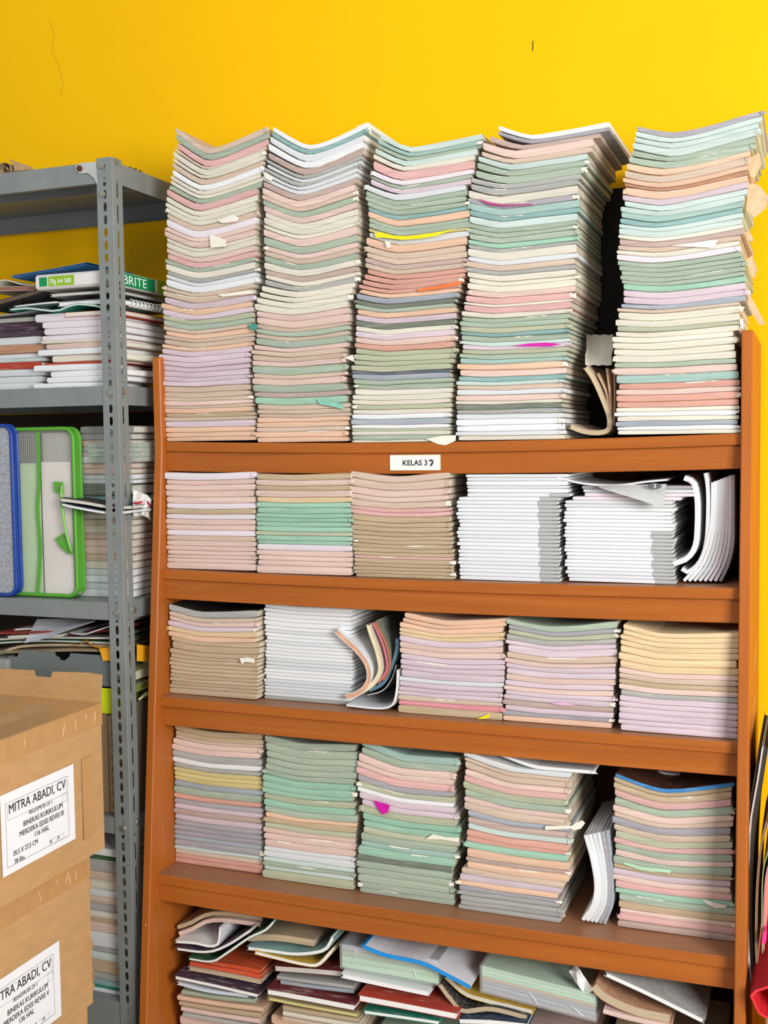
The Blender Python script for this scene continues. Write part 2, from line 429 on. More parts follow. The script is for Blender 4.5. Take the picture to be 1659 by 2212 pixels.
def sagbar(x0, x1, y0, y1, z0, z1, sag, b=.0018):
    mb = MB(); loop = [(y0, z0+b), (y0+b, z0), (y1, z0), (y1, z1), (y0+b, z1), (y0, z1-b)]; V = []; F = []; n = 6
    for i in range(NS+1):
        u = i/NS; x = x0+(x1-x0)*u; d = sag*4*u*(1-u)
        for y, z in loop: V.append((x, y, z-d))
    for i in range(NS):
        for j in range(n): F.append((i*n+j, (i+1)*n+j, (i+1)*n+(j+1) % n, i*n+(j+1) % n))
    F += [tuple(range(n))[::-1], tuple(range(NS*n, NS*n+n))]
    mb.add(V, F); return mb
for k in range(5):
    yf = yfront(ZT[k]-.026)
    cpart(sagbar(0, W_, yf, BACKY-.012, ZT[k]-.026, ZT[k], SAG[k]), 'shelf_board', WOOD)
    if k < 4: cpart(sagbar(.0, W_, yf+.009, yf+.027, ZA[k], ZT[k]-.0262, SAG[k]*.9), 'apron', WOOD)
    else: cpart(sagbar(.0, W_, yf+.009, yf+.027, ZF+.002, ZT[k]-.0262, 0), 'apron', WOOD)
mb = MB(); mb.box(0, BACKY-.011, ZF, W_, BACKY, 1.795); cpart(mb, 'back_board', WOODB)
# chipped varnish spots on the left panel and right panel edges
CHIP = mat('bare_wood_chip', 'e8c9a0', .8, noise=.1)
def chip(px, py, Y, r):
    c = atY(px, py, Y); mb = MB(); V = []
    for i in range(7):
        a = i*math.tau/7; rr = r*random.uniform(.6, 1.1); V.append((c.x+math.cos(a)*rr*.7, Y, c.z+math.sin(a)*rr))
    mb.add(V, [tuple(range(7))[::-1]]); cpart(mb, 'chip', CHIP)
chip(315, 1998, pfront(.28)-.0006, .004)
# worn white streaks on the outer edge of the right panel
STREAK = mat('paint_streak', 'ead9c4', .7, noise=.2)
for (a, b_, wd) in (((1634, 1385), (1627, 1470), .004), ((1631, 1500), (1625, 1590), .0045)):
    mb = MB(); X = W_+.0248; P = []
    for i in range(5):
        v = atX(a[0]+(b_[0]-a[0])*i/4, a[1]+(b_[1]-a[1])*i/4, X); P.append([(X, v.y-.012*math.sin(1+i*.5), v.z), (X, v.y+.012*math.sin(.6+i*.5), v.z+.002)])
    mb.grid(P); cpart(mb, 'paint_streak', STREAK)

# name card on the first apron
yc = yfront(1.55)+.009
a = atY(843, 983, yc); b = atY(952, 1017, yc)
card = empty('name_card', ((a.x+b.x)/2, yc, b.z), 'small white card reading KELAS 3 stuck to the top shelf rail', 'sign')
mb = MB(); mb.bbox(a.x, yc-.0022, b.z+.002, b.x, yc-.0004, a.z, .0005); o = mb.build('card', mat('card_white', 'f4f2ec', .5, noise=.02)); o.parent = card; o.location = -card.location
def wtext(body, size, m, X, Y, Z, parent, align='LEFT', bold=.0, xs=1):      # text facing -Y
    mw = Matrix.Translation((X, Y, Z)) @ Matrix.Rotation(math.pi/2, 4, 'X')
    o = text_mesh('lettering', body, size, m, mw, None, align, xs, bold); o.parent = parent; o.matrix_parent_inverse = Matrix.Translation(-parent.location); return o
tz = (a.z+b.z)/2-.006; s_ = (b.x-a.x)
tx_ = a.x+s_*.25
wtext('KELAS 3', .0185, INK, tx_, yc-.0026, tz, card, bold=.0003)
mb = MB(); qx = a.x+s_*.79
mb.tube([(qx, yc-.003, tz+.011), (qx+.004, yc-.003, tz+.013), (qx+.0085, yc-.003, tz+.010), (qx+.0075, yc-.003, tz+.005), (qx+.003, yc-.003, tz-.001)], .0021, 6)
o = mb.build('ink_squiggle', INK); o.parent = card; o.location = -card.location
FRAME = mat('card_border', 'd8d4b8', .6, noise=.02)
mb = MB()
for (x0, z0, x1, z1) in ((a.x, a.z-.0012, b.x, a.z+.0003), (a.x, b.z+.0012, b.x, b.z+.0026), (a.x-.0003, b.z+.002, a.x+.001, a.z), (b.x-.001, b.z+.002, b.x+.0003, a.z)):
    mb.box(x0, yc-.0026, z0, x1, yc-.0004, z1)
o = mb.build('card_edge', FRAME); o.parent = card; o.location = -card.location

# ================================================================== BOOK STACKS IN THE BOOKCASE
def run(row, left, base, ymidtop, codes, where, Yf, **kw):
    (xl, yl), (xr, yr) = base
    L = kw.pop('L', None) or atY(xr, yr, Yf).x-atY(xl, yl, Yf).x
    X0 = atY(xl, yl, Yf).x; zb = min(shelfz(row, X0), shelfz(row, X0+L), shelfz(row, X0+L/2))+.0006
    zb = max(shelfz(row, X0), shelfz(row, X0+L))+.0004
    uc = kw.get('uc', .45); zt = atY(*ymidtop, Yf).z
    return stack(codes, left, L, Yf, zb, zt, where, 'books of the '+where, **kw)
TOPW = dict(name='worn_textbook', state='worn')
R1 = 'on top shelf'
b11 = run(0, [(955, 358), (900, 357), (850, 347), (780, 346), (740, 357), (670, 353), (618, 361), (560, 359), (510, 361), (470, 360), (420, 369), (397, 373), (345, 384), (315, 381), (285, 388)],
    ((358, 955), (549, 954)), (462, 318),
    'T43 G40 R45 T20 C40 C25 T40 W40 C30 C25 G35 R45 C40 C30 C35 T38 V50 P30 P40 C25 C40 P35 R40 G30 C45 K25 Z30 W45 T30 T40 L45 O38 L37 E35 G38 T27 O35 T25 T35 O28 '
    'L37 L40 L35 L35 L40 L30 L35 T42 T36 T27 P30 T20 O35 U30 T25 L45 O35 O35 O30', 'leftmost stack '+R1, .005, aL=.062, aR=.038, uc=.37, e=1.35, **TOPW)
b12 = run(0, [(957, 552), (885, 557), (840, 548), (780, 543), (745, 554), (665, 553), (618, 575), (600, 572), (530, 572), (500, 575), (448, 566), (415, 569), (372, 581), (345, 587), (315, 590), (280, 592)],
    ((551, 957), (748, 958)), (675, 312),
    'W35 B30 Z45 W45 X45 K25 Z25 K25 Z25 Z30 X40 P45 T30 G40 P40 C40 C45 C25 P50 G50 P35 T35 G40 C45 X35 C30 K38 C38 C35 C40 C45 P40 P50 T27 G33 T30 G45 P32 T33 T35 P35 G53 T30 P45 G50 X35 M48 '
    'T35 T30 T25 O32 O35 T30 O40 O35', 'second stack '+R1, .005, aL=.058, aR=.038, uc=.42, e=1.35, **TOPW)
b13 = run(0, [(956, 764), (905, 758), (840, 767), (805, 760), (769, 769), (712, 770), (657, 770), (627, 781), (601, 793), (550, 793), (505, 799), (450, 793), (432, 790), (415, 799), (382, 805), (348, 817), (312, 826), (291, 838)],
    ((764, 956), (975, 957)), (905, 315),
    'A40 F30 G25 A40 C35 R60 V35 G25 L37 Z40 G37 G35 G35 B30 O47 G30 G40 Y20 Z40 O55 T45 T40 X35 T35 S35 S35 S35 S30 O30 Q40 D32 G30 O38 L42 D38 C35 L42 P40 S40 E38 E40 E33 E40 N22 Q38 G33 G35 C40 C37 C32 E35 C33 W35 Q42 W28 E18 C30 G33 C18',
    'middle stack '+R1, .005, aL=.040, aR=.012, uc=.33, e=1.2, **TOPW)
b14 = run(0, [(951, 989), (886, 986), (840, 987), (800, 992), (769, 996), (720, 999), (696, 996), (670, 1002), (630, 1011), (601, 1012), (530, 1010), (470, 1015), (432, 1010), (408, 1016), (375, 1033), (345, 1040), (325, 1050), (305, 1078), (296, 1080), (288, 1054)],
    ((989, 951), (1218, 951)), (1120, 294),
    'W35 I25 X35 P55 T35 A40 G40 G50 K35 K40 C55 I35 F50 B35 A50 G32 G30 G40 M32 K27 C55 Z35 T40 K30 C40 C30 C45 P38 R45 C17 R45 C32 G33 G35 E35 B25 G38 A26 L30 E30 G32 F33 O42 P45 B33 A27 T32 Z36 P40 C23 D37 K30 Z37 W42 W43 Z30 C32',
    'fourth stack '+R1, .005, aL=.030, aR=.010, uc=.33, e=1.2, **TOPW)
b15 = run(0, [(944, 1333), (874, 1331), (840, 1334), (805, 1331), (765, 1323), (735, 1323), (715, 1334), (678, 1332), (648, 1351), (618, 1346), (572, 1334), (527, 1337), (497, 1337), (461, 1343), (416, 1349), (380, 1352), (334, 1370), (300, 1374), (271, 1376)],
    ((1333, 944), (1596, 940)), (1460, 285),
    'I37 A35 A35 A50 G40 G45 O42 T50 O33 c25 O50 L40 A37 A40 F37 B35 A32 A42 C28 X40 T32 C32 V40 G35 G32 G33 G32 G27 M40 L47 L43 Q32 T23 C50 C48 E30 C38 C38 C45 C45 C48 G33 P50 F57 S43 P38 S48 S40 C30 W32 C33 Q35 W28 C30',
    'rightmost stack '+R1, .005, aL=.025, aR=.028, uc=.33, e=1.25, **TOPW)
R2 = 'on second shelf'
K2 = dict(name='softcover_textbook', state='softcover', fray=.12, jx=.0022, jy=.002, jr=.006)
b21 = run(1, [(1228, 361), (1020, 358)], ((361, 1228), (551, 1238)), (456, 1022),
    'V50 P35 P40 P45 P45 V40 U37 V37 P37 P40 V40 T35 P37 P33 P32 P25 P30 P47', 'leftmost stack '+R2, -.006, aL=.003, aR=.004, **K2)
b22 = run(1, [(1238, 556), (1180, 556), (1024, 553)], ((553, 1238), (755, 1247)), (650, 1025),
    'U40 P40 U32 P45 J38 M35 M40 M29 M28 M32 M35 E27 M35 M25 V42 P38 P33 P37 P55', 'second stack '+R2, -.008, aL=.003, aR=.004, **K2)
b23 = run(1, [(1246, 766), (1120, 760), (1080, 755), (1040, 757), (1020, 758)], ((765, 1246), (976, 1252)), (860, 1029),
    'T45 T55 P50 P35 T45 R28 R30 U43 U32 U33 U32 U28 U28 U28 U30 U25 R20 U32 U25 U25 U25 U25', 'middle stack '+R2, 0, aL=.016, aR=.010, uc=.45, state='worn', name='softcover_textbook', fray=.6, jx=.003, jy=.003, jr=.008)
KW = dict(name='workbook', noun='workbook', state='', fray=0, jx=.0035, jy=.002, jr=.008)
b24 = run(1, [(1257, 993), (1150, 990), (1076, 989), (1072, 1009), (1020, 1010)], ((992, 1254), (1208, 1257)), (1110, 1024),
    'Z25 Z25 W33 Z22 W32 W30 W28*22', 'fourth stack '+R2, .008, band=5, **KW)
b25 = run(1, [(1260, 1226), (1180, 1220), (1080, 1221), (1076, 1240), (1074, 1262), (1040, 1260)], ((1223, 1256), (1455, 1262)), (1340, 1049),
    'I26 Z28 V28 V28 Z28 Z28 W28 W29 W29 W29 W29 W28 W28 W28*13', 'fifth stack '+R2, .016, band=12, **KW)
R3 = 'on third shelf'
b31 = run(2, [(1510, 367), (1420, 368), (1395, 370), (1375, 365), (1340, 365), (1305, 363)], ((367, 1498), (556, 1514)), (450, 1322),
    'K50 T30 P35 L35 J40 O35 U35 U50 U35 U25 U30 U27 U28 U30 U30 U25 U25 U25 U45', 'leftmost stack '+R3, -.012, aL=.018, aR=.010, uc=.4, state='worn', name='softcover_textbook', fray=.3, jx=.003, jy=.003, jr=.008)
b32 = run(2, [(1515, 571), (1380, 575), (1310, 570)], ((571, 1510), (757, 1522)), (650, 1310),
    'W35 W30 W33 W30 W38 W28 Z28 W28 W27 Z27 W27*4 Z27*3 W27*3 Z26*5 K27', 'second stack '+R3, .015, aL=.006, **KW)
b33 = run(2, [(1545, 861), (1500, 864), (1430, 867), (1420, 864), (1360, 865), (1345, 875), (1325, 864)], ((861, 1540), (1083, 1556)), (955, 1340),
    'O35 O27 O35 J27 J27 L42 P38 P40 L35 L35 L35 L48 Z30 L38 L30 L30 T33 H35 U55', 'middle stack '+R3, -.014, aL=.015, aR=.015, uc=.42, state='worn', name='softcover_textbook', fray=.2, jx=.003, jy=.003, jr=.008)
b34 = run(2, [(1565, 1086), (1520, 1089), (1440, 1095), (1380, 1095), (1335, 1098)], ((1085, 1556), (1320, 1577)), (1190, 1353),
    'G40 I30 E32 K35 L30 L50 T42 P28 L35 L40 P40 L37 P32 L30 L35 X37 L40 I30 O40', 'fourth stack '+R3, -.017, aL=.015, aR=.018, uc=.4, state='worn', name='softcover_textbook', fray=.3, jx=.003, jy=.003, jr=.008)
b35 = run(2, [(1590, 1338), (1500, 1340), (1430, 1338), (1350, 1348)], ((1337, 1580), (1592, 1598)), (1440, 1368),
    'J35 J35 J35 J35 J45 J50 J50 P35 T38 U35 P38 K35 L42 L35 L40 L48 L33 L45', 'rightmost stack '+R3, -.028, aL=.018, aR=.010, uc=.35, **{**K2, 'L': .259})
R4 = 'on fourth shelf'
b41 = run(3, [(1870, 380), (1800, 377), (1715, 376), (1690, 379), (1640, 374), (1620, 372), (1600, 379), (1572, 380)], ((379, 1862), (567, 1892)), (445, 1579),
    'U40 U35 T20 P40 P40 K50 W38 K30 Y30 Y30 Y35 Q38 G50 S37 I35 L35 X40 L40 I37 I35 I35 Q30 I45 A25 T35 S30 S35', 'leftmost stack '+R4, -.004, aL=.012, aR=.006, **{**K2, 'fray': .2})
b42 = run(3, [(1900, 570), (1740, 572), (1720, 568), (1680, 570), (1640, 577), (1600, 572)], ((570, 1895), (765, 1926)), (655, 1606),
    'G50 G55 G45 G40 G45 G35 M45 M45 M35 E40 M45 G50 O30 U40 E35 P35 P45 P50 Z30 Z45 A30 G30 A30 E60', 'second stack '+R4, -.017, aL=.014, aR=.010, state='worn', fray=.4, jx=.003)
b43 = run(3, [(1930, 775), (1860, 773), (1830, 780), (1800, 787), (1730, 777), (1690, 772), (1640, 782), (1612, 782)], ((776, 1927), (980, 1960)), (880, 1630),
    'F50 G45 P50 P35 R45 I40 E35 W30 L40 L35 E50 M45 M40 E40 G50 F35 M57 D40 G45 G45 G50 G40 G40', 'middle stack '+R4, -.024, aL=.034, aR=.004, uc=.5, e=1.6, state='worn', fray=.5, jx=.004)
b44 = run(3, [(1965, 993), (1920, 990), (1900, 991), (1885, 1010), (1830, 1006), (1780, 1010), (1730, 1003), (1690, 1003), (1660, 1010), (1655, 1060), (1640, 1064)], ((993, 1965), (1195, 1998)), (1110, 1650),
    'W25 Z40 T25 T50 P40 R45 E52 G50 P35 T55 Q40 X45 A45 S47 S30 M50 O60 X30 O55 T45 L45 O40 I30 K35 K35 K35 K35', 'fourth stack '+R4, -.034, aL=.030, aR=.0, uc=.5, e=1.5, state='worn', fray=.5, jx=.004, L=.250)
b45 = run(3, [(2006, 1335), (1960, 1338), (1900, 1325), (1860, 1330), (1800, 1325), (1750, 1328), (1690, 1330), (1665, 1335)], ((1333, 2006), (1585, 2032)), (1440, 1704),
    'b25 U30 U40 R50 G45 P42 T35 I45 T40 E45 R35 G40 P37 G50 U30 L40 P35 R45 M35 G50 U45 P30 R50 X40', 'rightmost stack '+R4, -.012, aL=.026, aR=.030, uc=.42, state='worn', fray=.35, jx=.003)

# ---- loose details belonging to single books
def scrap(bk, px, m=SCRAP, Y=None, name='torn_page', th=.0006):
    """small torn paper lying against the front of a book; px: polygon in photo pixels"""
    Y = (bk.location.y-.006) if Y is None else Y
    V = [atY(x, y, Y+random.uniform(-.0015, .0015)) for x, y in px]; n = len(V)
    mb = MB(); mb.add(V+[v+Vector((0, th, 0)) for v in V], [tuple(range(n)), tuple(range(n, 2*n))[::-1]]+[((i+1) % n, i, n+i, n+(i+1) % n) for i in range(n)])
    o = mb.build(name, m); o.parent = bk; o.matrix_parent_inverse = (Matrix.Translation(bk.location) @ Matrix.Rotation(bk.rotation_euler.z, 4, 'Z')).inverted(); return o
YEL = mat('yellow_paper', 'f2e21a', .6, noise=.08, scale=(80, 80, 80)); MAG = mat('magenta_plastic', 'd816a8', .4, noise=.35, scale=(160, 160, 160))
ORG = mat('orange_paper', 'ea7a3e', .6, noise=.15, scale=(60, 60, 60))
scrap(b11[15], [(468, 476), (502, 464), (516, 470), (512, 478), (480, 482)])
scrap(b11[17], [(453, 512), (458, 507), (488, 518), (489, 532), (455, 535)])
scrap(b11[28], [(470, 636), (540, 627), (553, 630), (545, 634), (480, 641)])
scrap(b11[34], [(534, 702), (552, 698), (557, 703), (552, 714), (542, 713)], mat('torn_teal', '4f9a8a', .6, noise=.3, scale=(90, 90, 90)))
scrap(b12[6], [(568, 373), (575, 372), (592, 385), (585, 391), (572, 384)])
scrap(b12[42], [(742, 773), (762, 766), (766, 782), (752, 776)])
scrap(b12[46], [(684, 862), (706, 862), (738, 873), (744, 880), (740, 884), (712, 877), (690, 873)], mat('torn_mint', '8ec9b4', .6, noise=.25, scale=(90, 90, 90)))
scrap(b13[17], [(809, 504), (822, 501), (850, 509), (880, 510), (935, 503), (985, 494), (940, 510), (905, 516), (868, 518), (826, 513), (812, 514)], YEL, name='yellow_sheet')
scrap(b13[19], [(831, 521), (841, 522), (845, 534), (835, 536)])
scrap(b13[27], [(900, 625), (950, 616), (998, 606), (996, 614), (955, 623), (905, 630)], ORG)
scrap(b13[57], [(920, 948), (950, 942), (985, 940), (984, 952), (962, 962), (945, 959)])
scrap(b14[38], [(1108, 747), (1140, 742), (1180, 740), (1212, 743), (1190, 748), (1140, 748)], MAG, name='magenta_sheet')
scrap(b14[11], [(1030, 428), (1060, 437), (1090, 442), (1150, 440), (1152, 442), (1090, 446), (1055, 442)], mat('magenta_cover_edge', 'b84a86', .6, noise=.2))
scrap(b15[18], [(1450, 531), (1500, 524), (1532, 519), (1550, 518), (1546, 530), (1538, 535), (1490, 533)])
scrap(b15[34], [(1598, 690), (1605, 688), (1606, 712), (1600, 708)])
for poly in ([(1612, 345), (1640, 330), (1645, 355), (1630, 385), (1620, 380)], [(1616, 395), (1640, 400), (1659, 425), (1655, 450), (1630, 470), (1612, 455)], [(1610, 500), (1622, 505), (1628, 520), (1618, 520)],
             [(1612, 560), (1625, 552), (1636, 580), (1630, 604), (1620, 590)], [(1614, 640), (1628, 650), (1648, 690), (1655, 700), (1640, 702), (1618, 665)]):
    scrap(b15[9], poly, mat('torn_tan', 'd9bb95', .8, noise=.2, scale=(70, 70, 70)), Y=.03+random.uniform(0, .03))
scrap(b31[8], [(517, 1422), (535, 1420), (549, 1423), (550, 1432), (530, 1430), (522, 1434)])
scrap(b33[18], [(1030, 1553), (1056, 1542), (1058, 1550), (1045, 1553)], YEL)
scrap(b34[13], [(1190, 1520), (1215, 1515), (1243, 1524), (1215, 1524)], mat('lilac_page', 'e3b4dc', .7, noise=.1))
scrap(b43[9], [(807, 1729), (842, 1739), (838, 1755), (826, 1760), (814, 1744)], MAG, name='magenta_wrapper')
scrap(b43[14], [(920, 1812), (935, 1802), (960, 1808), (993, 1810), (990, 1819), (950, 1813), (925, 1813)])
scrap(b44[10], [(1177, 1787), (1180, 1784), (1235, 1784), (1243, 1778), (1258, 1772), (1264, 1778), (1255, 1790), (1240, 1794), (1232, 1790), (1178, 1793)])
scrap(b45[14], [(1345, 1862), (1385, 1872), (1450, 1880), (1448, 1886), (1385, 1880), (1350, 1868)], mat('pale_green_page', 'b9e0bd', .7, noise=.08))
scrap(b45[20], [(1515, 1942), (1545, 1950), (1570, 1956), (1568, 1962), (1545, 1962), (1530, 1955)])
scrap(b12[0], [(770, 273), (789, 266), (800, 275), (803, 292), (796, 285)], Y=.012)

# ---- dark board added as shade in the gap between the two right stacks
mb = MB(); mb.bbox(1.02, .348, ZT[0]+.0005, 1.40, .362, 2.21, .002); o = mb.build('gap_shade_board', mat('gap_shade_brown', '1f1812', .8, noise=.2)); tag(o, 'added dark board standing in for shade between the two right stacks, top shelf', 'board')
# ---- folded and standing books between the stacks
PF = mat('aged_page_edge', 'cdb896', .85, noise=.2, scale=(40, 3, 40)); PWH = PAGEW
fb = path_book([(1228, 925), (1259, 937), (1296, 940), (1319, 930), (1321, 899), (1303, 850), (1285, 812), (1268, 788)], .03, .0115, .30, 'T', PF,
     'tan dog-eared book folded upright between fourth and rightmost stack on top shelf', name='folded_textbook', n=24, cat='book')
V = []
for i in range(7):
    row = []
    for j in range(7):
        p = atY(1264+9.5*j+(3 if i > 2 else 0), 788-11*i+(2 if j % 2 else 0), .045+.022*i+.01*math.sin(j)); row.append(p)
    V.append(row)
o = sheet('curled_pages', V, PAGE, th=.004); o.parent = fb; o.matrix_parent_inverse = Matrix.Translation(-fb.location)
for pts, t in (([(1318, 905), (1312, 850), (1292, 805)], .004), ([(1322, 915), (1319, 850), (1312, 795)], .004), ([(1326, 920), (1328, 860), (1327, 795)], .002)):
    b_ = path_book(pts, .034, t, .22, 'O', PF, 'x', n=8); 
    for ch in list(b_.children):
        ch.parent = fb; ch.matrix_parent_inverse = Matrix.Translation(b_.location-fb.location); ch.name = 'folded_leaves'
    bpy.data.objects.remove(b_)

G2 = 'curved white workbooks at the right of the second shelf'
PAGES2 = [PAGEW, mat('paper_grey_white', 'dcdad8', .8, noise=.08, scale=(200, 3, 6)), mat('paper_lilac_white', 'ddd2da', .8, noise=.06, scale=(200, 3, 6))]
path_book([(1456, 1224), (1488, 1211), (1507, 1182), (1512, 1140), (1512, 1081), (1503, 1040), (1480, 1027)], .03, .0125, .30, 'W', PAGEW, 'thick white workbook curling over at its top, leftmost of the leaning ones on second shelf', name='workbook', group=G2, n=18, spine=True)
path_book([(1470, 1233), (1488, 1240), (1515, 1215), (1530, 1170), (1534, 1100), (1533, 1050), (1528, 1021)], .032, .009, .30, 'W', PAGEW, 'white workbook with hooked lower end, second of the leaning ones on second shelf', name='workbook', group=G2, n=18, spine=True)
for i in range(8):
    path_book([(1480+11.3*i, 1257), (1511+9.2*i, 1222), (1530+8.0*i, 1176), (1541+6.6*i, 1120), (1543+6.3*i, 1042-2.4*i)], .03+.001*i, .0074, .30, 'WWZZVVVI'[i], PAGEW,
              f'curved white workbook leaning to the right panel on second shelf, {ordinal(i+3)} from left', name='workbook', group=G2, n=14, spine=True)
G3 = 'folded books between second and middle stack on third shelf'
path_book([(746, 1512), (779, 1500), (800, 1473), (798, 1437), (776, 1404), (748, 1378), (728, 1359)], -.01, .012, .27, 'W', mat('peach_leaves', 'dfa98a', .8, noise=.25, scale=(60, 3, 60)), 'white covered book with peach pages bent into an S on third shelf', name='folded_textbook', group=G3, n=20)
path_book([(772, 1506), (808, 1482), (826, 1450), (820, 1408), (806, 1368), (800, 1347)], -.006, .012, .25, 'C', mat('cream_leaves', 'e8d9b4', .8, noise=.15, scale=(60, 3, 60)), 'cream book bent upright with printed page edge on third shelf', name='folded_textbook', group=G3, n=18)
path_book([(818, 1478), (837, 1445), (832, 1405), (818, 1368), (806, 1345)], -.003, .004, .25, 'H', mat('pink_leaves', 'e2607f', .7, noise=.1), 'thin bright pink booklet bent upright on third shelf', name='booklet', group=G3, n=14)
path_book([(828, 1474), (845, 1440), (840, 1400), (825, 1365), (812, 1340)], -.001, .007, .25, 'D', mat('orange_leaves', 'd9744a', .8, noise=.2, scale=(60, 3, 60)), 'grey green covered booklet with orange pages bent upright behind pink one', name='booklet', group=G3, n=14)
path_book([(797, 1497), (830, 1479), (850, 1441), (861, 1405), (862, 1378)], .0, .010, .25, 'n', mat('blue_leaves', '5e7f92', .7, noise=.25, scale=(60, 3, 60)), 'dark blue magazine curving upward on third shelf', name='magazine', group=G3, n=16)
path_book([(792, 1504), (826, 1494), (846, 1470), (858, 1436)], -.002, .004, .25, 'k', PAGES2[1], 'thin black covered booklet curving below dark blue magazine on third shelf', name='booklet', group=G3, n=14)
path_book([(748, 1526), (800, 1532), (832, 1532), (851, 1522), (859, 1490), (861, 1448)], -.018, .0055, .25, 'W', PAGEW, 'white booklet bent into an L at the foot of the folded books', name='booklet', group=G3, n=20, spine=True)
G4 = 'standing books beside the rightmost stack on fourth shelf'
for i in range(6):
    path_book([(1262+9.3*i, 1990+1.5*i), (1284+8*i, 1958), (1291+7*i, 1915), (1283+8*i, 1860), (1268+9.4*i, 1804-2*i)], -.03+.004*i, .0086, .27, 'WWZZIQ'[i], PAGEW if i < 4 else PAGES2[1],
              f'{"white" if i < 4 else "greyish"} curved workbook standing beside rightmost stack on fourth shelf, {ordinal(i+1)} from left', name='workbook', group=G4, n=14, spine=True)
# drooping open booklet on the fifth stack of the second shelf
db = path_book([(1204, 1034), (1260, 1047), (1330, 1051), (1395, 1043), (1440, 1039)], .008, .0045, .25, 'W', PAGEW, 'open white booklet with drooping cover on top of fifth stack, second shelf', name='booklet', n=14, spine=True)
P = []
for i in range(7):
    a = Vector(atY(1290+25*i, 1049-.6*i, .006)); b = Vector(atY(1296+22.6*i, 1054+7*i, -.016-.002*i)); P.append([a.lerp(b, j/4)+Vector((0, -.004*math.sin(j*.78), 0)) for j in range(5)])
o = sheet('drooping_cover', P, mat('cover_grey_gradient', 'c9cac9', .4, noise=.15, scale=(8, 8, 8)), th=.0008); o.parent = db; o.matrix_parent_inverse = Matrix.Translation(-db.location)
c3 = atY(1414, 1050, -.018); mb = MB(); mb.add([(c3.x+.016*math.cos(a*.524), c3.y, c3.z+.007*math.sin(a*.524)) for a in range(12)], [tuple(range(12))])
o = mb.build('printed_disc', mat('dark_grey_print', '5d605f', .5, noise=0)); o.parent = db; o.matrix_parent_inverse = Matrix.Translation(-db.location)
wtext('3', .012, LABEL, c3.x-.004, c3.y-.0008, c3.z-.004, db, xs=1.4)

pic = mat('brown_picture_print', '5b3c30', .45, noise=.6, scale=(30, 30, 30), light='b06a48', lightamt=.5)
for bk, mm_ in ((b45[0], pic), (b31[0], mat('dark_picture_print', '33332f', .5, noise=.5, scale=(30, 30, 30)))):
    me = [c for c in bk.children if c.name.startswith('cover')][0].data; me.materials.append(mm_)
    for pl in me.polygons:
        if pl.index < 12*(len(US)-1) and pl.index % 12 == 5: pl.material_index = 1
# ---- brown picture cover and pale book lying on the rightmost stack of the fourth shelf
path_book([(1420, 1672), (1480, 1681), (1540, 1683)], .10, .006, .2, 'W', PAGEW, 'white booklet pushed under the third shelf rail, above rightmost stack', name='booklet', n=6)

# ================================================================== BOTTOM SHELF: heap of mixed books
G5 = 'mixed books heaped on the bottom shelf'
PLG = mat('paper_light_grey', 'cfcdc6', .85, noise=.15, scale=(3, 3, 500)); PTN = mat('paper_tan_edge', 'c4b193', .85, noise=.2, scale=(3, 3, 500))
def hb(pts, t, c, pm, label, Y=-.05, D=.30, name='textbook', spine=False, n=12, rz=0):
    return path_book(pts, Y, t, D, c, pm, label, name=name, group=G5, spine=spine, n=n, rz=rz)
mm = .00105
hb([(388, 2022), (416, 2012), (449, 1995), (491, 1994), (562, 2004)], 11*mm, 'P', PAGEX, 'dusty pink floppy book near the top left of the bottom shelf', Y=-.03, spine=True)
hb([(385, 2008), (412, 1999), (447, 1981), (490, 1979), (566, 1990)], 11*mm, 'U', PAGEX, 'olive tan floppy book on top of the dusty pink one, bottom shelf', Y=-.025, spine=True)
hb([(378, 2037), (420, 2040), (455, 2047), (474, 2040), (479, 2004)], 7*mm, 'W', PAGEW, 'white magazine with purple cover and curled up end, bottom shelf', Y=-.06, name='magazine')
hb([(379, 2053), (446, 2060), (491, 2046), (545, 2012)], 8*mm, 'p', PAGEW, 'dark purple covered white magazine bent upward at right, bottom shelf', Y=-.065, name='magazine')
hb([(406, 2074), (458, 2080), (491, 2062), (539, 2029), (575, 2012), (593, 1994)], 7*mm, 'g', PAGEW, 'dark green covered white magazine bent in a long S, bottom shelf', Y=-.075, name='magazine', n=18)
hb([(536, 2034), (600, 2034), (678, 2046)], 17*mm, 'U', PAGEX, 'thick olive tan book under the rail right of the green magazine', Y=-.045, spine=True)
hb([(533, 2052), (581, 2058), (642, 2065), (702, 2056), (723, 2026)], 9*mm, 'B', PAGEW, 'white magazine with grey teal cover curling up at right, bottom shelf', Y=-.06, name='magazine', n=16)
hb([(548, 2061), (596, 2073), (657, 2087), (690, 2087), (719, 2058)], 9*mm, 'y', PAGEW, 'white magazine with ochre cover curling up at right, bottom shelf', Y=-.065, name='magazine', n=16)
for i, (c, lb) in enumerate((('o', 'orange red covered worn book lying on the dark purple book, bottom shelf'), ('o', 'orange red book with torn cover, second down above dark purple book'), ('T', 'tan book with frayed corners beneath the orange red ones'))):
    hb([(414-4*i, 2076+10*i), (480, 2088+10.5*i), (563, 2104+11*i)], 9.5*mm, c, PTN, lb, Y=-.05-.004*i, spine=(i < 2))
hb([(375, 2115), (460, 2133), (559, 2156)], 10*mm, 'p', PAGEW, 'dark purple hardback sloping down to the right, bottom shelf', Y=-.085)
hb([(382, 2127), (450, 2144), (536, 2155)], 8*mm, 'W', mat('paper_pale_blue', 'ccd6ea', .7, noise=.06), 'white booklet with pale blue edge beneath the dark purple hardback', Y=-.08)
hb([(392, 2148), (470, 2160), (551, 2168)], 10*mm, 'G', PAGEX, 'sage green book beneath the pale blue edged booklet', Y=-.07, spine=True)
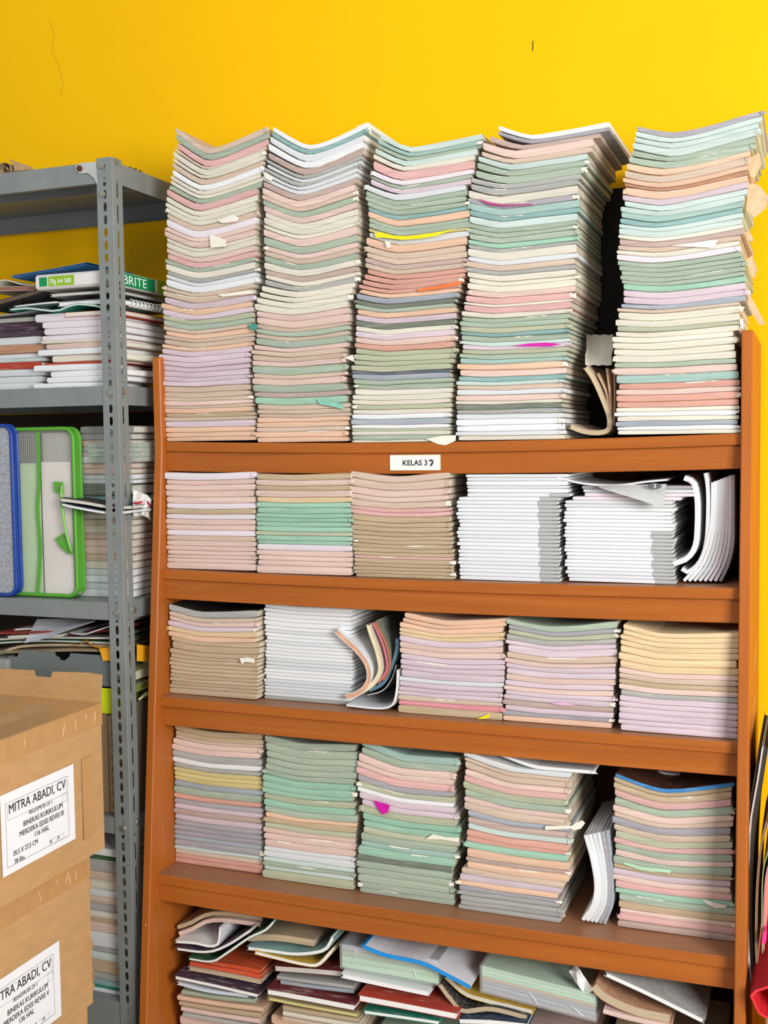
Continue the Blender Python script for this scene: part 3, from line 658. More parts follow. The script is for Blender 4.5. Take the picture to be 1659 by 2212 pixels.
for i, (c, lb) in enumerate((('O', 'peach worn book below the sage green one, bottom shelf'), ('U', 'olive tan worn book below the peach one, bottom shelf'), ('P', 'dusty pink worn book at the lower left, bottom shelf'), ('K', 'grey worn book at the bottom left edge of the photo'))):
    hb([(383+4*i, 2160+12*i), (470, 2174+12*i), (569-4*i, 2187+12.5*i)], 11*mm, c, PTN, lb, Y=-.07, spine=True)
hb([(592, 2098), (660, 2103), (740, 2110)], 14*mm, 'm', PLG, 'maroon covered grey book in second heap, bottom shelf', Y=-.05)
for i in range(2):
    hb([(598+8*i, 2116+10*i), (680, 2127+10*i), (764, 2138+9*i)], 9*mm, 'KQ'[i], PLG, ['grey book with rounded spine under maroon grey one', 'blue grey book with rounded spine above maroon hardback'][i], Y=-.055, spine=True)
mh = hb([(574, 2148), (670, 2165), (768, 2184)], 14*mm, 'm', PAGEW, 'maroon hardback with ochre label plate, bottom shelf', Y=-.09)
cpl = atY(738, 2152, -.03); mb = MB(); c0 = Vector((cpl.x, cpl.y, cpl.z)); 
mb.add([(c0.x+.026*math.cos(a*.524), c0.y+.012*math.sin(a*.524), c0.z+.001-.2*.026*math.cos(a*.524)) for a in range(12)], [tuple(range(12))]); o = mb.build('label_plate', mat('ochre_plate', 'a8823a', .5)); o.parent = mh; o.matrix_parent_inverse = Matrix.Translation(-mh.location)
hb([(577, 2160), (680, 2180), (774, 2197)], 7*mm, 'Y', mat('yellow_leaves', 'd8cd8e', .8, noise=.1), 'pale yellow booklet below the maroon hardback', Y=-.08)
for i, (c, lb) in enumerate((('U', 'olive tan book below the pale yellow booklet'), ('C', 'cream book below the olive tan one, second heap'), ('T', 'tan book at the bottom edge, second heap'))):
    hb([(611, 2182+12*i), (690, 2196+12*i), (775, 2210+12*i)], 11*mm, c, PAGEX, lb, Y=-.07, spine=True)
for i, (xa, Lq, zt_, nm) in enumerate(((.03, .25, .02, 'leftmost'), (.31, .26, .07, 'second'), (.60, .26, .085, 'middle'), (.89, .26, .12, 'fourth'), (1.18, .26, .15, 'rightmost'))):
    za = ZT[4]+.0005; k_ = max(4, int((zt_-za)/.026))
    stack(' '.join(random.choice('TUPCGKO')+'20' for _ in range(k_)), [(0, proj((xa, -.04, .1))[0])], Lq, -.04, za, zt_, nm+' lowest pile on bottom shelf', 'lowest piles on the bottom shelf', name='old_textbook', state='worn', fray=.2, D=.3)
# mint books wrapped in clear plastic
PLASTIC = mat('clear_plastic', 'f2f5f4', .12, noise=0, alpha=.22, spec=.8)
def bundle(pts, ts, cs, label, Y, D, pm, wl):
    root = empty('wrapped_books', (0, 0, 0), label, 'books', G5)
    W = [atY(*p, Y) for p in pts]; z = 0; lo = min(v.z for v in W); cx = sum(v.x for v in W)/len(W)
    root.location = (cx, Y, lo)
    for t, c in zip(ts, cs):
        b_ = path_book([(v.x, v.z+z) for v in W], Y, t, D, c, pm, 'x', world=True, n=8, spine=True)
        for ch in list(b_.children):
            ch.parent = root; ch.matrix_parent_inverse = Matrix.Translation(b_.location-root.location); ch.name = 'book_'+ch.name.split('.')[0]
        bpy.data.objects.remove(b_); z += t+.0003
    mb = MB(); e = .004; V = []
    a, b = W[0], W[-1]
    for (v, s_) in ((a, -1), (b, 1)):
        for y_ in (Y-e, Y+D*.98):
            for zz in (-e*.3, z+e*.5): V.append((v.x+s_*e, y_, v.z+zz))
    mb.add(V, [(0, 1, 3, 2), (4, 6, 7, 5), (0, 4, 5, 1), (2, 3, 7, 6), (1, 5, 7, 3)])
    o = mb.build('plastic_wrap', PLASTIC); o.parent = root; o.matrix_parent_inverse = Matrix.Translation(-root.location)
    # creases with their glints painted in near-white
    for (p, q) in wl:
        p = atY(*p, Y-e-.001); q = atY(*q, Y-e-.001); mb = MB(); mb.tube([p, p.lerp(q, .5)+Vector((.002, -.001, 0)), q], [.0003, .001, .0003], 5)
        o = mb.build('wrap_crease_glint', mat('plastic_crease_glint', 'f4f7f7', .2, noise=0)); o.parent = root; o.matrix_parent_inverse = Matrix.Translation(-root.location)
    return root
bundle([(739, 2090), (845, 2108), (947, 2127)], [15*mm, 14*mm, 14*mm, 14*mm], 'llGQ', 'shrink-wrapped bundle of pale mint books under the blue edged folder', -.06, .24, PAGE, [((762, 2050), (772, 2058)), ((764, 2076), (768, 2064)), ((900, 2115), (893, 2095))])
bundle([(1041, 2142), (1160, 2173), (1286, 2206)], [10*mm, 10*mm, 10*mm, 6*mm, 8*mm, 8*mm, 8*mm], 'IQIUlll', 'shrink-wrapped bundle with lilac grey books below pale mint ones', -.055, .26, PAGE, [((1142, 2142), (1165, 2175)), ((1230, 2170), (1260, 2195))])
# clear folder with blue edge
W = [(784, 2046), (836, 2066), (911, 2082), (965, 2108), (1016, 2135)]
fo = path_book(W, -.085, .005, .24, 'W', PAGEW, 'clear document folder of white papers with a bright blue edge, bottom shelf', name='document_folder', cat='folder', group=G5, n=14, cm=mat('folder_film', 'e4e4ea', .2, noise=.08, scale=(9, 9, 9), spec=.7))
BLUE = mat('blue_plastic', '1f8fdc', .35, noise=.06)
mb = MB(); Q = smoothen([atY(x, y-1, -.0875) for x, y in W], 14); P = [[q+Vector((0, -.001, -.004)), q+Vector((0, .0, .005))] for q in Q]; mb.grid(P, .002, (0, 1, 0)); 
Q2 = [atY(784, 2046, -.0875)+Vector((0, .18*i/4, .004+.0*i)) for i in range(5)]; mb.grid([[q+Vector((-.005, 0, 0)), q+Vector((.004, 0, .001))] for q in Q2], .002, (0, 0, -1))
o = mb.build('blue_edge', BLUE); o.parent = fo; o.matrix_parent_inverse = Matrix.Translation(-fo.location)
hb([(736, 2112), (830, 2132), (926, 2152)], 11*mm, 'W', PAGEW, 'white book with red title beneath the shrink-wrapped pale mint bundle', Y=-.075)
hb([(772, 2162), (880, 2182), (989, 2203)], 15*mm, 'r', PAGEW, 'red covered book below the white one with red title', Y=-.09)
hb([(784, 2190), (870, 2202), (950, 2214)], 9*mm, 't', PAGEW, 'teal green covered book at the bottom edge under the red one', Y=-.085)
hb([(944, 2128), (971, 2164), (1000, 2190), (1062, 2186), (1140, 2205)], 13*mm, 'd', PTN, 'cream book with bent back and dark cover, bottom shelf centre', Y=-.06, n=16)
hb([(958, 2112), (1001, 2150), (1047, 2166), (1152, 2192)], 11*mm, 'y', PAGE, 'ochre covered cream magazine lying on the bent back book', Y=-.05, name='magazine', n=14)
hb([(990, 2212), (1060, 2214), (1140, 2222)], 12*mm, 'n', PAGEW, 'navy covered book at the bottom edge, below the bent back book', Y=-.08)
# crumpled white paper
P = []
for i in range(6):
    row = []
    for j in range(4):
        row.append(atY(1236+7.5*i+5*j-8+random.uniform(-2, 2), 2100+11*i-6*j+random.uniform(-2, 2), -.06+.012*math.sin(i*1.7+j)))
    P.append(row)
cp = sheet('crumpled_paper', P, PAGEW, th=.0008); tag(cp, 'crumpled strip of white paper right of the mint bundle, bottom shelf', 'paper', G5)
hb([(1273, 2133), (1304, 2163), (1370, 2193), (1450, 2212)], 20*mm, 'c', PTN, 'thick brown picture book with wavy pages at bottom right', Y=-.07, name='magazine')
hb([(1304, 2108), (1400, 2152), (1521, 2212)], 10*mm, 'K', PAGEW, 'white booklet with speckled grey cover sloping down at bottom right', Y=-.08, name='booklet')
hb([(1302, 2190), (1360, 2206), (1450, 2225)], 11*mm, 'P', PAGEX, 'dusty pink book at the bottom edge below the brown picture book', Y=-.075, spine=True)

# ================================================================== GREY STEEL RACK
RX, RY, RL, RB = -.062, -.12, -1.15, .372
rack = empty('steel_rack', (RX-.5, .12, ZF), 'grey slotted-angle steel rack with five shelves at the left', 'shelf rack')
def rpart(mb, name, m=STEEL, smooth=False, par=None):
    o = mb.build(name, m, smooth=smooth); p = par or rack; o.parent = p
    o.matrix_parent_inverse = Matrix.Translation(-rack.location); return o
def slot_plate(w, z0, z1, pitch, sw, sh, off, th, cx=None):
    """strip in (u,z) with rounded slots; returns list of (u,n,z) verts and faces; n is 0 (front) or th (back)"""
    cx = w/2 if cx is None else cx
    V = []; F = []
    def rect(u0, u1, a, b):
        n = len(V); V.extend([(u0, 0, a), (u1, 0, a), (u1, 0, b), (u0, 0, b), (u0, th, a), (u1, th, a), (u1, th, b), (u0, th, b)])
        F.extend([(n, n+1, n+2, n+3), (n+7, n+6, n+5, n+4), (n, n+3, n+7, n+4), (n+1, n+5, n+6, n+2)])
    z = z1-off
    rect(0, w, z, z1)
    while z-pitch > z0:
        c = z-pitch/2; a = z-pitch
        h = sh/2; k = sw/2
        inn = [(cx-k, c-h+k), (cx-k*.6, c-h), (cx+k*.6, c-h), (cx+k, c-h+k), (cx+k, c+h-k), (cx+k*.6, c+h), (cx-k*.6, c+h), (cx-k, c+h-k)]
        out = [(0, c-h+k), (0, a), (w, a), (w, c-h+k), (w, c+h-k), (w, z), (0, z), (0, c+h-k)]
        n = len(V)
        for q in (0, th):
            V.extend([(u, q, zz) for u, zz in out]); V.extend([(u, q, zz) for u, zz in inn])
        for i in range(8):
            j = (i+1) % 8
            F.append((n+i, n+j, n+8+j, n+8+i)); F.append((n+16+j, n+16+i, n+24+i, n+24+j)); F.append((n+8+i, n+8+j, n+24+j, n+24+i))
            if i in (2, 3, 4, 6, 7, 0): F.append((n+j, n+i, n+16+i, n+16+j))
        z = a
    rect(0, w, z0, z)
    return V, F
def post(x, y, sx, sy, ztop=2.305):
    """corner at (x,y); flanges run to x-sx*.047 and y+sy*.045"""
    mb = MB()
    V, F = slot_plate(.047, ZF, ztop, .0323, .0105, .0225, .012, .002)
    mb.add([(x-sx*u, y+sy*n, z) for u, n, z in V], F)
    V, F = slot_plate(.045, ZF, ztop, .0646, .0072, .047, .045, .002)
    mb.add([(x-sx*n, y+sy*u, z) for u, n, z in V], F)
    mb.tube([(x-sx*.0012, y+sy*.0012, ZF), (x-sx*.0012, y+sy*.0012, ztop)], .0019, 6)
    return rpart(mb, 'post')
post(RX, RY, 1, 1); post(RX, RB, 1, -1); post(RL, RY, -1, 1); post(RL, RB, -1, -1)
SZ = [(2.297, 2.243), (1.723, 1.673), (1.154, 1.107), (.576, .531), (.067, -.06)]
for zt, zb in SZ:
    x0, x1, y0, y1 = RL+.003, RX-.003, RY+.003, RB-.003; mb = MB(); t = .0015
    mb.box(x0, y0, zt-t, x1, y1, zt)
    mb.box(x0, y0, zb, x1, y0+t, zt-t); mb.box(x0, y1-t, zb, x1, y1, zt-t); mb.box(x0, y0+t, zb, x0+t, y1-t, zt-t); mb.box(x1-t, y0+t, zb, x1, y1-t, zt-t)
    mb.box(x0+t, y0+t, zb, x1-t, y0+.014, zb+t); mb.box(x0+t, y1-.014, zb, x1-t, y1-t, zb+t)
    mb.box(x0+.02, .10, zt-.022, x1-.02, .13, zt-t)
    rpart(mb, 'shelf')
def bolt(x, y, z, ax):
    mb = MB(); mb.cyl((x, y, z), ax, .0075, .004, 6); mb.cyl((x, y, z), [-a for a in ax], .009, .001, 12); rpart(mb, 'bolt', ZINC)
for px, py in ((218, 358), (221, 420), (239, 849), (253, 1323), (266, 1791)):
    p = atY(px, py, RY-.001); bolt(p.x, RY-.001, p.z, (0, -1, 0))
for px, py in ((251, 349), (269, 846), (289, 1318), (297, 1776)):
    p = atX(px, py, RX+.001); bolt(RX+.001, max(p.y, RY+.012), p.z, (1, 0, 0))
# white corner plate
pts = [atY(x, y, RY-.0005) for x, y in ((180, 351), (207, 350), (210, 398), (203, 385), (190, 374), (172, 375), (163, 368), (163, 358), (170, 354))]
mb = MB(); n = len(pts); mb.add([(p.x, RY+.001, p.z) for p in pts]+[(p.x, RY-.0012, p.z) for p in pts], [tuple(range(n, 2*n)), tuple(range(n))[::-1]]+[(i, (i+1) % n, n+(i+1) % n, n+i) for i in range(n)])
cpz = rpart(mb, 'corner_plate', mat('bare_zinc_plate', 'd6d6d2', .35, metal=.5, noise=.2, scale=(30, 30, 30)))
p = atY(172, 364, RY-.002); mb = MB(); mb.cyl((p.x, RY-.001, p.z), (0, -1, 0), .0085, .004, 6); rpart(mb, 'rusty_bolt', mat('rust', '5a3226', .7, noise=.3, scale=(200, 200, 200)))

# ---- on top of the rack
GR0 = 'odds and ends on top of the steel rack'
c = atY(8, 345, -.02); z0 = SZ[0][0]
rw = empty('paper_roll', (c.x, -.02, z0), 'crumpled tan paper roll on top of the steel rack', 'paper', GR0)
mb = MB(); P = []
for i in range(26):
    a = i*.55; r = .009+.0011*i+random.uniform(-.0015, .0015); P.append([(math.cos(a)*r, .0, .036+math.sin(a)*r*.9), (math.cos(a)*r*1.02, .10, .036+math.sin(a)*r*.9)])
mb.grid(P, .0008, (0, 0, -1)); mb.build('rolled_sheet', mat('kraft_tan', 'b49c78', .85, noise=.25, scale=(60, 60, 60)), rw)
a = atY(12, 358, -.05); b = atY(66, 352, -.05)
mb = MB(); mb.tube([(a.x, -.05, z0+.012), ((a.x+b.x)/2, -.048, z0+.0125), (b.x, -.05, z0+.011)], [.011, .0105, .010], 8); o = mb.build('wooden_stick', mat('old_wood', '7c5a3a', .7, noise=.3, scale=(8, 60, 60))); tag(o, 'short brown wooden stick lying beside the tan paper roll', 'stick', GR0)
a = atX(285, 356, RX-.02); mb = MB(); pts = []
for i in range(16): pts.append((RX-.03+.006*math.sin(i*1.3), a.y+.06*i/15, z0+.006+.004*abs(math.cos(i*1.1))))
mb.tube(pts, .0035, 6); o = mb.build('black_cable', mat('black_rubber', '1c1a18', .5, noise=.1)); tag(o, 'short coil of black cable at the right rear of the rack top', 'cable', GR0)

# ---- second rack shelf
def rstack(codes, xl, xr, yb, yt, Y, D, where, group, **kw):
    a = atY(xl, yb, Y); b = atY(xr, yb, Y); zt = atY((xl+xr)/2, yt, Y).z
    zb = kw.pop('zb'); kk = dict(name='used_book', state='used', fray=.1, jx=.005, jy=.004, jr=.02, D=D); kk.update(kw)
    return stack(codes, [(yb, xl), (yt, xl)], b.x-a.x, Y, zb+.0005, zt, where, group, **kk)
z2 = SZ[1][0]
W2 = 'on second rack shelf'
lowl = rstack('K12 p22 p15 Z20 c22 Z12 A10 r18 Z18 Z17 Z18', -80, 92, 838, 688, -.06, .28, 'left pile '+W2, 'left pile on second rack shelf', zb=z2, jx=.008)
path_book([(-30, 686), (40, 678), (98, 668)], -.075, .003, .24, 'I', PLG, 'lilac grey booklet on the left pile, second rack shelf', name='booklet', n=6)
lowm = rstack('V22 V17 V17 V14 C8 P14 W16 C18 r6 W16 W16 W15 W13', 101, 258, 836, 672, -.085, .29, 'middle pile '+W2, 'middle pile on second rack shelf', zb=z2, jx=.014, jr=.05, dj=.3, offs=lambda i, q: -.03*((q*7) % 3 == 0))
def loose(pts, Y, t, D, c, pm, label, name='booklet', cat='book', group=None, **k): return path_book(pts, Y, t, D, c, pm, label, name=name, cat=cat, group=group, n=k.pop('n', 12), **k)
GL = 'loose items on second rack shelf'
loose([(18, 672), (60, 668), (120, 674), (160, 660), (200, 662), (225, 668)], -.10, .006, .25, 't', PAGES2[1], 'teal green folder with wavy edge across the second rack shelf piles', 'folder', 'folder', GL)
loose([(30, 664), (100, 656), (160, 652), (225, 648)], -.09, .004, .25, 'W', PAGEW, 'sheaf of white papers lying on the teal green folder', 'paper_sheaf', 'paper', GL)
loose([(108, 642), (160, 638), (250, 632)], -.08, .008, .26, 'K', PLG, 'grey booklet beneath the white paper ream, second rack shelf', group=GL)
loose([(-40, 668), (20, 652), (70, 638), (102, 628)], -.07, .012, .22, 'd', mat('brown_photo_print', '6d5a48', .5, noise=.5, scale=(40, 40, 40)), 'dark brown magazine tilted on the left pile, second rack shelf', 'magazine', 'magazine', GL)
loose([(-30, 630), (25, 628), (80, 628)], -.05, .012, .2, 'C', mat('reddish_print', '9c6a55', .6, noise=.3, scale=(40, 40, 40)), 'reddish brown book beneath cream paper at far left, second rack shelf', group=GL)
loose([(-20, 620), (8, 606), (45, 615), (75, 618)], -.045, .003, .2, 'C', PAGE, 'cream paper peaked like a tent at far left, second rack shelf', 'paper_sheaf', 'paper', GL)
# ream of copy paper
a = atY(74, 624, -.10); Xr = -.083; b = atX(269, 620, Xr)
zr0 = atY(150, 618, -.10).z-.004; zr1 = zr0+.040
ream = empty('paper_ream', ((a.x+Xr)/2, -.10, zr0), 'wrapped ream of white copy paper with green BRITE label on its side', 'paper', GL)
def onream(mb, name, m): o = mb.build(name, m); o.parent = ream; o.matrix_parent_inverse = Matrix.Translation(-ream.location); return o
mb = MB(); yb_ = .235
P = []
prof = [(0, 0), (.5, -.002), (1, 0)]
mb.bbox(a.x, -.10, zr0, Xr, yb_, zr1, .006); onream(mb, 'wrapper', mat('ream_wrapper', 'e4e0dc', .35, noise=.1, scale=(25, 25, 25), bump=.5))
GRN = mat('ream_green', '0f8f4f', .4, noise=.05); LIM = mat('ream_lime', '8fb81e', .4, noise=.05)
def rq(x0, x1, f0, f1, m, name, side):
    mb = MB(); za, zb_ = zr0+(zr1-zr0)*f0, zr0+(zr1-zr0)*f1
    if side == 'front': mb.box(x0, -.1009, za, x1, -.1002, zb_)
    else: mb.box(Xr+.0002, x0, za, Xr+.0009, x1, zb_)
    return onream(mb, name, m)
xs_ = lambda f: a.x+(Xr-a.x)*f
rq(xs_(.07), xs_(.17), .2, .8, GRN, 'green_panel', 'front'); rq(xs_(.19), xs_(.52), .18, .82, LIM, 'lime_panel', 'front')
rq(-.098, .10, .08, .92, GRN, 'green_panel', 'side'); rq(.115, .232, .05, .95, LIM, 'lime_panel', 'side')
wtext('70g A4 500', .018, LABEL, xs_(.205), -.1012, zr0+.013, ream, xs=.82)
def stext(body, size, m, X, Y, Z, parent, xs=1, bold=0, align='LEFT'):    # text facing +X, reading towards +Y
    mw = Matrix.Translation((X, Y, Z)) @ Matrix.Rotation(math.pi/2, 4, 'Z') @ Matrix.Rotation(math.pi/2, 4, 'X')
    o = text_mesh('lettering', body, size, m, mw, None, align, xs, bold); o.parent = parent; o.matrix_parent_inverse = Matrix.Translation(-parent.location); return o
stext('BRITE', .034, LABEL, Xr+.0012, -.055, zr0+.0085, ream, xs=1.35); stext('70', .022, mat('pale_lime_print', 'c4d68a', .5, noise=0), Xr+.0012, .15, zr0+.012, ream, xs=1.3)
a = atY(25, 598, -.03); 
loose([(24, 600), (60, 594), (120, 584), (188, 571)], -.05, .006, .22, 'b', mat('dark_blue_card', '24487c', .6, noise=.1), 'bright blue card folder lying on the paper ream', 'folder', 'folder', GL)
# things seen to the right of the post on the second shelf
nb = empty('spiral_notebook', (-.16, -.02, 0), 'white spiral bound notebook beneath the paper ream, right of post', 'notebook', GL)
zN = atX(300, 662, -.075).z; nb.location = (-.16, -.09, zN)
mb = MB(); mb.bbox(-.10, 0, .001, .078, .28, .012, .0015); mb.build('pages', PAGEW, nb)
mb = MB(); mb.box(-.102, -.002, .012, .080, .282, .0135); mb.build('cover', mat('black_print_cover', '2b2a2c', .35, noise=.1), nb)
mb = MB(); mb.box(-.102, -.002, -.0008, .080, .282, .0006); mb.build('back_cover', PAGEW, nb)
for i in range(11):
    y = .07+.019*i; mb = MB(); mb.tube([(.078+.009*math.cos(t*.6283), y+.002*math.sin(t*.6283), .006+.010*math.sin(t*.6283)) for t in range(10)], .0018, 5, closed=True); mb.build('wire_loop', PAGEW, nb)
def side_book(y, t, c, pm, label, dx=0, D=.28, L=.17, spine=False, px=300, name='textbook', group=GL, X=-.078):
    """book lying at the rack's right end, placed by the pixel height of its right edge"""
    p = atX(px, y, X+dx); st = [(-L*(1-u), 0, -L*(1-u), t) for u in (0, .1, .3, .5, .7, .9, 1)]
    return put_book(name, [(s[0]+L/2, s[1], s[2]+L/2, s[3]) for s in st], D, cover(c), pm, (X+dx-L/2, -.088, p.z), 0, label, 'book', group, spine)
side_book(686, .012, 'o', PAGE, 'orange red covered book beneath the spiral notebook, right of the post')
# ---- third rack shelf
z3 = SZ[2][0]; W3 = 'on third rack shelf'
low3 = rstack('K14 K12 T12 G9 P9 W13 P10 P10 Z10 Z8 D22 B14 K20 C10 T12 C14 T12 P14 P13 T14 C14 Z13 W13 Z13 W14', 171, 285, 1290, 920, -.03, .30, 'pile beside green bag', 'book pile on third rack shelf', zb=z3, jx=.004, jr=.015)
DK = mat('rear_shade_brown', '2e2118', .85, noise=.2)  # dark blocks added for the deep shade at the back of the rack
mb = MB(); mb.bbox(-1.0, .30, z3+.001, -.07, .36, 1.668, .003); o = mb.build('rear_shade_block', DK); tag(o, 'added dark brown block standing in for shadow, rear of the third rack shelf', 'box')
mb = MB(); mb.bbox(-1.0, .30, SZ[3][0]+.001, -.07, .36, 1.085, .003); o = mb.build('rear_shade_block', DK); tag(o, 'added dark brown block standing in for shadow, rear of the fourth rack shelf', 'box')
loose([(127, 1083), (180, 1090), (240, 1100), (285, 1100)], -.108, .010, .2, 'd', PAGE, 'cream magazine with brown cover jutting from the pile over the green bag', 'magazine', 'magazine')
loose([(130, 1092), (170, 1101), (240, 1112), (285, 1108)], -.113, .008, .2, 'n', PAGEW, 'white magazine with dark picture cover jutting below the cream one', 'magazine', 'magazine')
# crumpled red and white paper on the pile's right end
P = []
for i in range(5):
    P.append([Vector(atX(288+9.5*i+random.uniform(-1, 1), 1070+15*j+(10 if i == 4 else 0)-(12-3*i if j == 0 else 0)+random.uniform(-2, 2), -.045+.012*math.sin(i*2+j*1.3))) for j in range(4)])
cpx = sheet('crumpled_paper', P, PAGEW, th=.001, nrm=(-1, 0, 0)); tag(cpx, 'crumpled white paper with a red stripe, right of the post', 'paper')
P = [[P[i][1]+Vector((.002, 0, .002)), P[i][1]+Vector((.002, 0, -.004))] for i in range(5)]
o = sheet('red_stripe', P, mat('red_print', 'c22f3a', .6, noise=.1), th=.0006, nrm=(-1, 0, 0)); o.parent = cpx
# plastic wrapped green bundle on that pile
a = atY(187, 998, -.05); b = atX(330, 1000, -.055)
gb = empty('wrapped_bundle', ((a.x-.055)/2, -.05, a.z), 'bundle of sage green books in glossy clear plastic beside the green bag', 'books')
x0, x1 = a.x-gb.location.x, -.055-gb.location.x
for i in range(4):
    b_ = MB(); b_.bbox(x0+.003, .003, .0005+.0125*i, x1-.003, .27, .0123+.0125*i, .0015); b_.build('book', cover('G'), gb)
mb = MB(); V = []
for i in range(8):
    for (yy, zz) in ((-.003, -.001), (-.005, .025), (-.003, .053), (.275, .053)): V.append((x0-.002+(x1-x0+.004)*i/7, yy+random.uniform(-.002, .001), zz+random.uniform(-.001, .003)))
F = [(i*4+j, (i+1)*4+j, (i+1)*4+j+1, i*4+j+1) for i in range(7) for j in range(3)]
mb.add(V, F); V = []
for i in range(8):
    for zz in (-.001, .025, .053): V.append((x1+.003+random.uniform(0, .003), -.003+.278*i/7, zz))
mb.add(V, [(i*3+j, (i+1)*3+j, (i+1)*3+j+1, i*3+j+1) for i in range(7) for j in range(2)]); mb.build('plastic_wrap', PLASTIC, gb)
for i in range(14):
    y = random.uniform(0, .26); z = random.uniform(.006, .045); mb = MB()
    if i < 6: xx = random.uniform(x0, x1-.04); mb.tube([(xx, -.008, z), (xx+.012, -.009, z+.004), (xx+.03, -.008, z+.001)], [.0003, .0009, .0003], 5)
    else: mb.tube([(x1+.0065, y, z), (x1+.007, y+.015, z+.006), (x1+.0065, y+.035, z)], [.0003, .001, .0003], 5)
    mb.build('wrap_crease_glint', MATS['plastic_crease_glint'], gb)  # glints on the wrap drawn as near-white creases
# zip bags
def rrect(x0, z0, x1, z1, r, y, n=5):
    pts = []
    for cx, cz, a0 in ((x1-r, z1-r, 0), (x0+r, z1-r, 90), (x0+r, z0+r, 180), (x1-r, z0+r, 270)):
        for i in range(n+1):
            a = math.radians(a0+90*i/n); pts.append((cx+r*math.cos(a), y, cz+r*math.sin(a)))
    return pts
def zipbag(name, label, pxl, pxr, pyt, pyb, Y, piping, film, depth, lean):
    a = atY(pxr, pyt, Y); b = atY(pxr, pyb, Y); c = atY(pxl, pyb, Y); H = a.z-z3; Wd = b.x-c.x
    root = empty(name, ((b.x+c.x)/2, Y, z3+.001), label, 'bag', 'zip bags on third rack shelf')
    x0, x1 = -Wd/2, Wd/2
    for k, y in enumerate((0, depth)):
        pts = rrect(x0, .006, x1, H-.002, .028, y); mb = MB(); mb.tube(pts, .0055, 8, closed=True); mb.build('piping', piping, root, True)
        pts = rrect(x0+.004, .008, x1-.004, H-.006, .026, y); n = len(pts); mb = MB(); mb.add(pts, [tuple(range(n))]); mb.build('film_panel', film, root)
    # zip gusset between the two faces
    A = rrect(x0, .006, x1, H-.002, .028, .001); B = rrect(x0, .006, x1, H-.002, .028, depth-.001); n = len(A); mb = MB(); mb.add(A+B, [(i, (i+1) % n, n+(i+1) % n, n+i) for i in range(n)]); mb.build('zip_gusset', piping, root, True)
    return root, x0, x1, H
GREEN = mat('green_piping', '5ba835', .4, noise=.08); BLUP = mat('blue_piping', '23459b', .35, noise=.12, scale=(30, 30, 30))
FILM = mat('bag_film', 'e8ece6', .15, noise=.0, alpha=.18, spec=.8); FILMB = mat('bag_film_silver', 'b9bcc6', .2, noise=.5, scale=(120, 120, 120), alpha=.8)
gbag, x0, x1, H = zipbag('green_zip_bag', 'clear zip document bag with green piping standing on the third rack shelf', -95, 168, 924, 1289, -.080, GREEN, FILM, .03, 0)
gx = lambda px: atY(px, 1100, -.080).x-gbag.location.x
gz = lambda py: atY(100, py, -.080).z-gbag.location.z
mb = MB(); mb.box(gx(30), .006, .01, gx(84), .010, gz(1000)); mb.build('green_paper', mat('pale_green_paper', 'b6d2a0', .7, noise=.08), gbag)
mb = MB(); mb.box(gx(88), .008, .01, gx(152), .014, gz(998)); mb.build('white_papers', mat('pinkish_paper', 'e2d8d2', .7, noise=.06), gbag)
mb = MB(); mb.box(gx(88), .016, .01, gx(158), .024, gz(935)); mb.build('grey_papers', mat('greyish_paper', 'a9a69c', .7, noise=.15), gbag)
strap = smoothen([(gx(89), -.004, gz(932)), (gx(88), -.004, gz(1040)), (gx(83), -.004, gz(1100)), (gx(86), -.004, gz(1190)), (gx(77), -.004, gz(1284))], 16)
mb = MB(); mb.grid([[p+Vector((-.005, 0, 0)), p+Vector((.005, 0, 0))] for p in strap], .0015, (0, 1, 0)); mb.build('strap', GREEN, gbag)
# mesh net panel
mb = MB()
for i in range(13):
    xx = gx(34)+(gx(84)-gx(34))*i/12; mb.box(xx-.0004, -.0032, gz(998), xx+.0004, -.0024, gz(936))
for i in range(15):
    zz = gz(998)+(gz(936)-gz(998))*i/14; mb.box(gx(34), -.0034, zz-.0004, gx(84), -.0026, zz+.0004)
mb.build('mesh_net', mat('white_net', 'b9bcb0', .6, noise=.1), gbag)
# handle with two tabs
for (pts, rx, rz_) in (([(121, 1040), (140, 1041), (141, 1064), (124, 1065), (121, 1058)], 131, 1053), ([(120, 1163), (139, 1151), (144, 1166), (155, 1185), (156, 1195), (150, 1196), (130, 1180)], 134, 1163)):
    Q = [(gx(x), -.006, gz(y)) for x, y in pts]; n = len(Q); mb = MB(); mb.add(Q+[(x, -.004, z) for x, y, z in Q], [tuple(range(n)), tuple(range(n, 2*n))[::-1]]+[((i+1) % n, i, n+i, n+(i+1) % n) for i in range(n)])
    tb = mb.build('handle_tab', GREEN, gbag); mb = MB(); mb.cyl((gx(rx), -.006, gz(rz_)), (0, -1, 0), .0042, .002, 10); mb.build('rivet', ZINC, tb)
mb = MB(); mb.tube(smoothen([(gx(138), -.007, gz(1048)), (gx(140), -.012, gz(1080)), (gx(146), -.013, gz(1140)), (gx(156), -.009, gz(1190))], 10), .0042, 8); mb.build('handle', mat('green_tube', '82c05c', .3, noise=.05), gbag, True)
bbag, x0, x1, H = zipbag('blue_zip_bag', 'silvery zip document bag with dark blue piping at the left edge', -240, 36, 918, 1288, -.105, BLUP, FILMB, .022, 0)

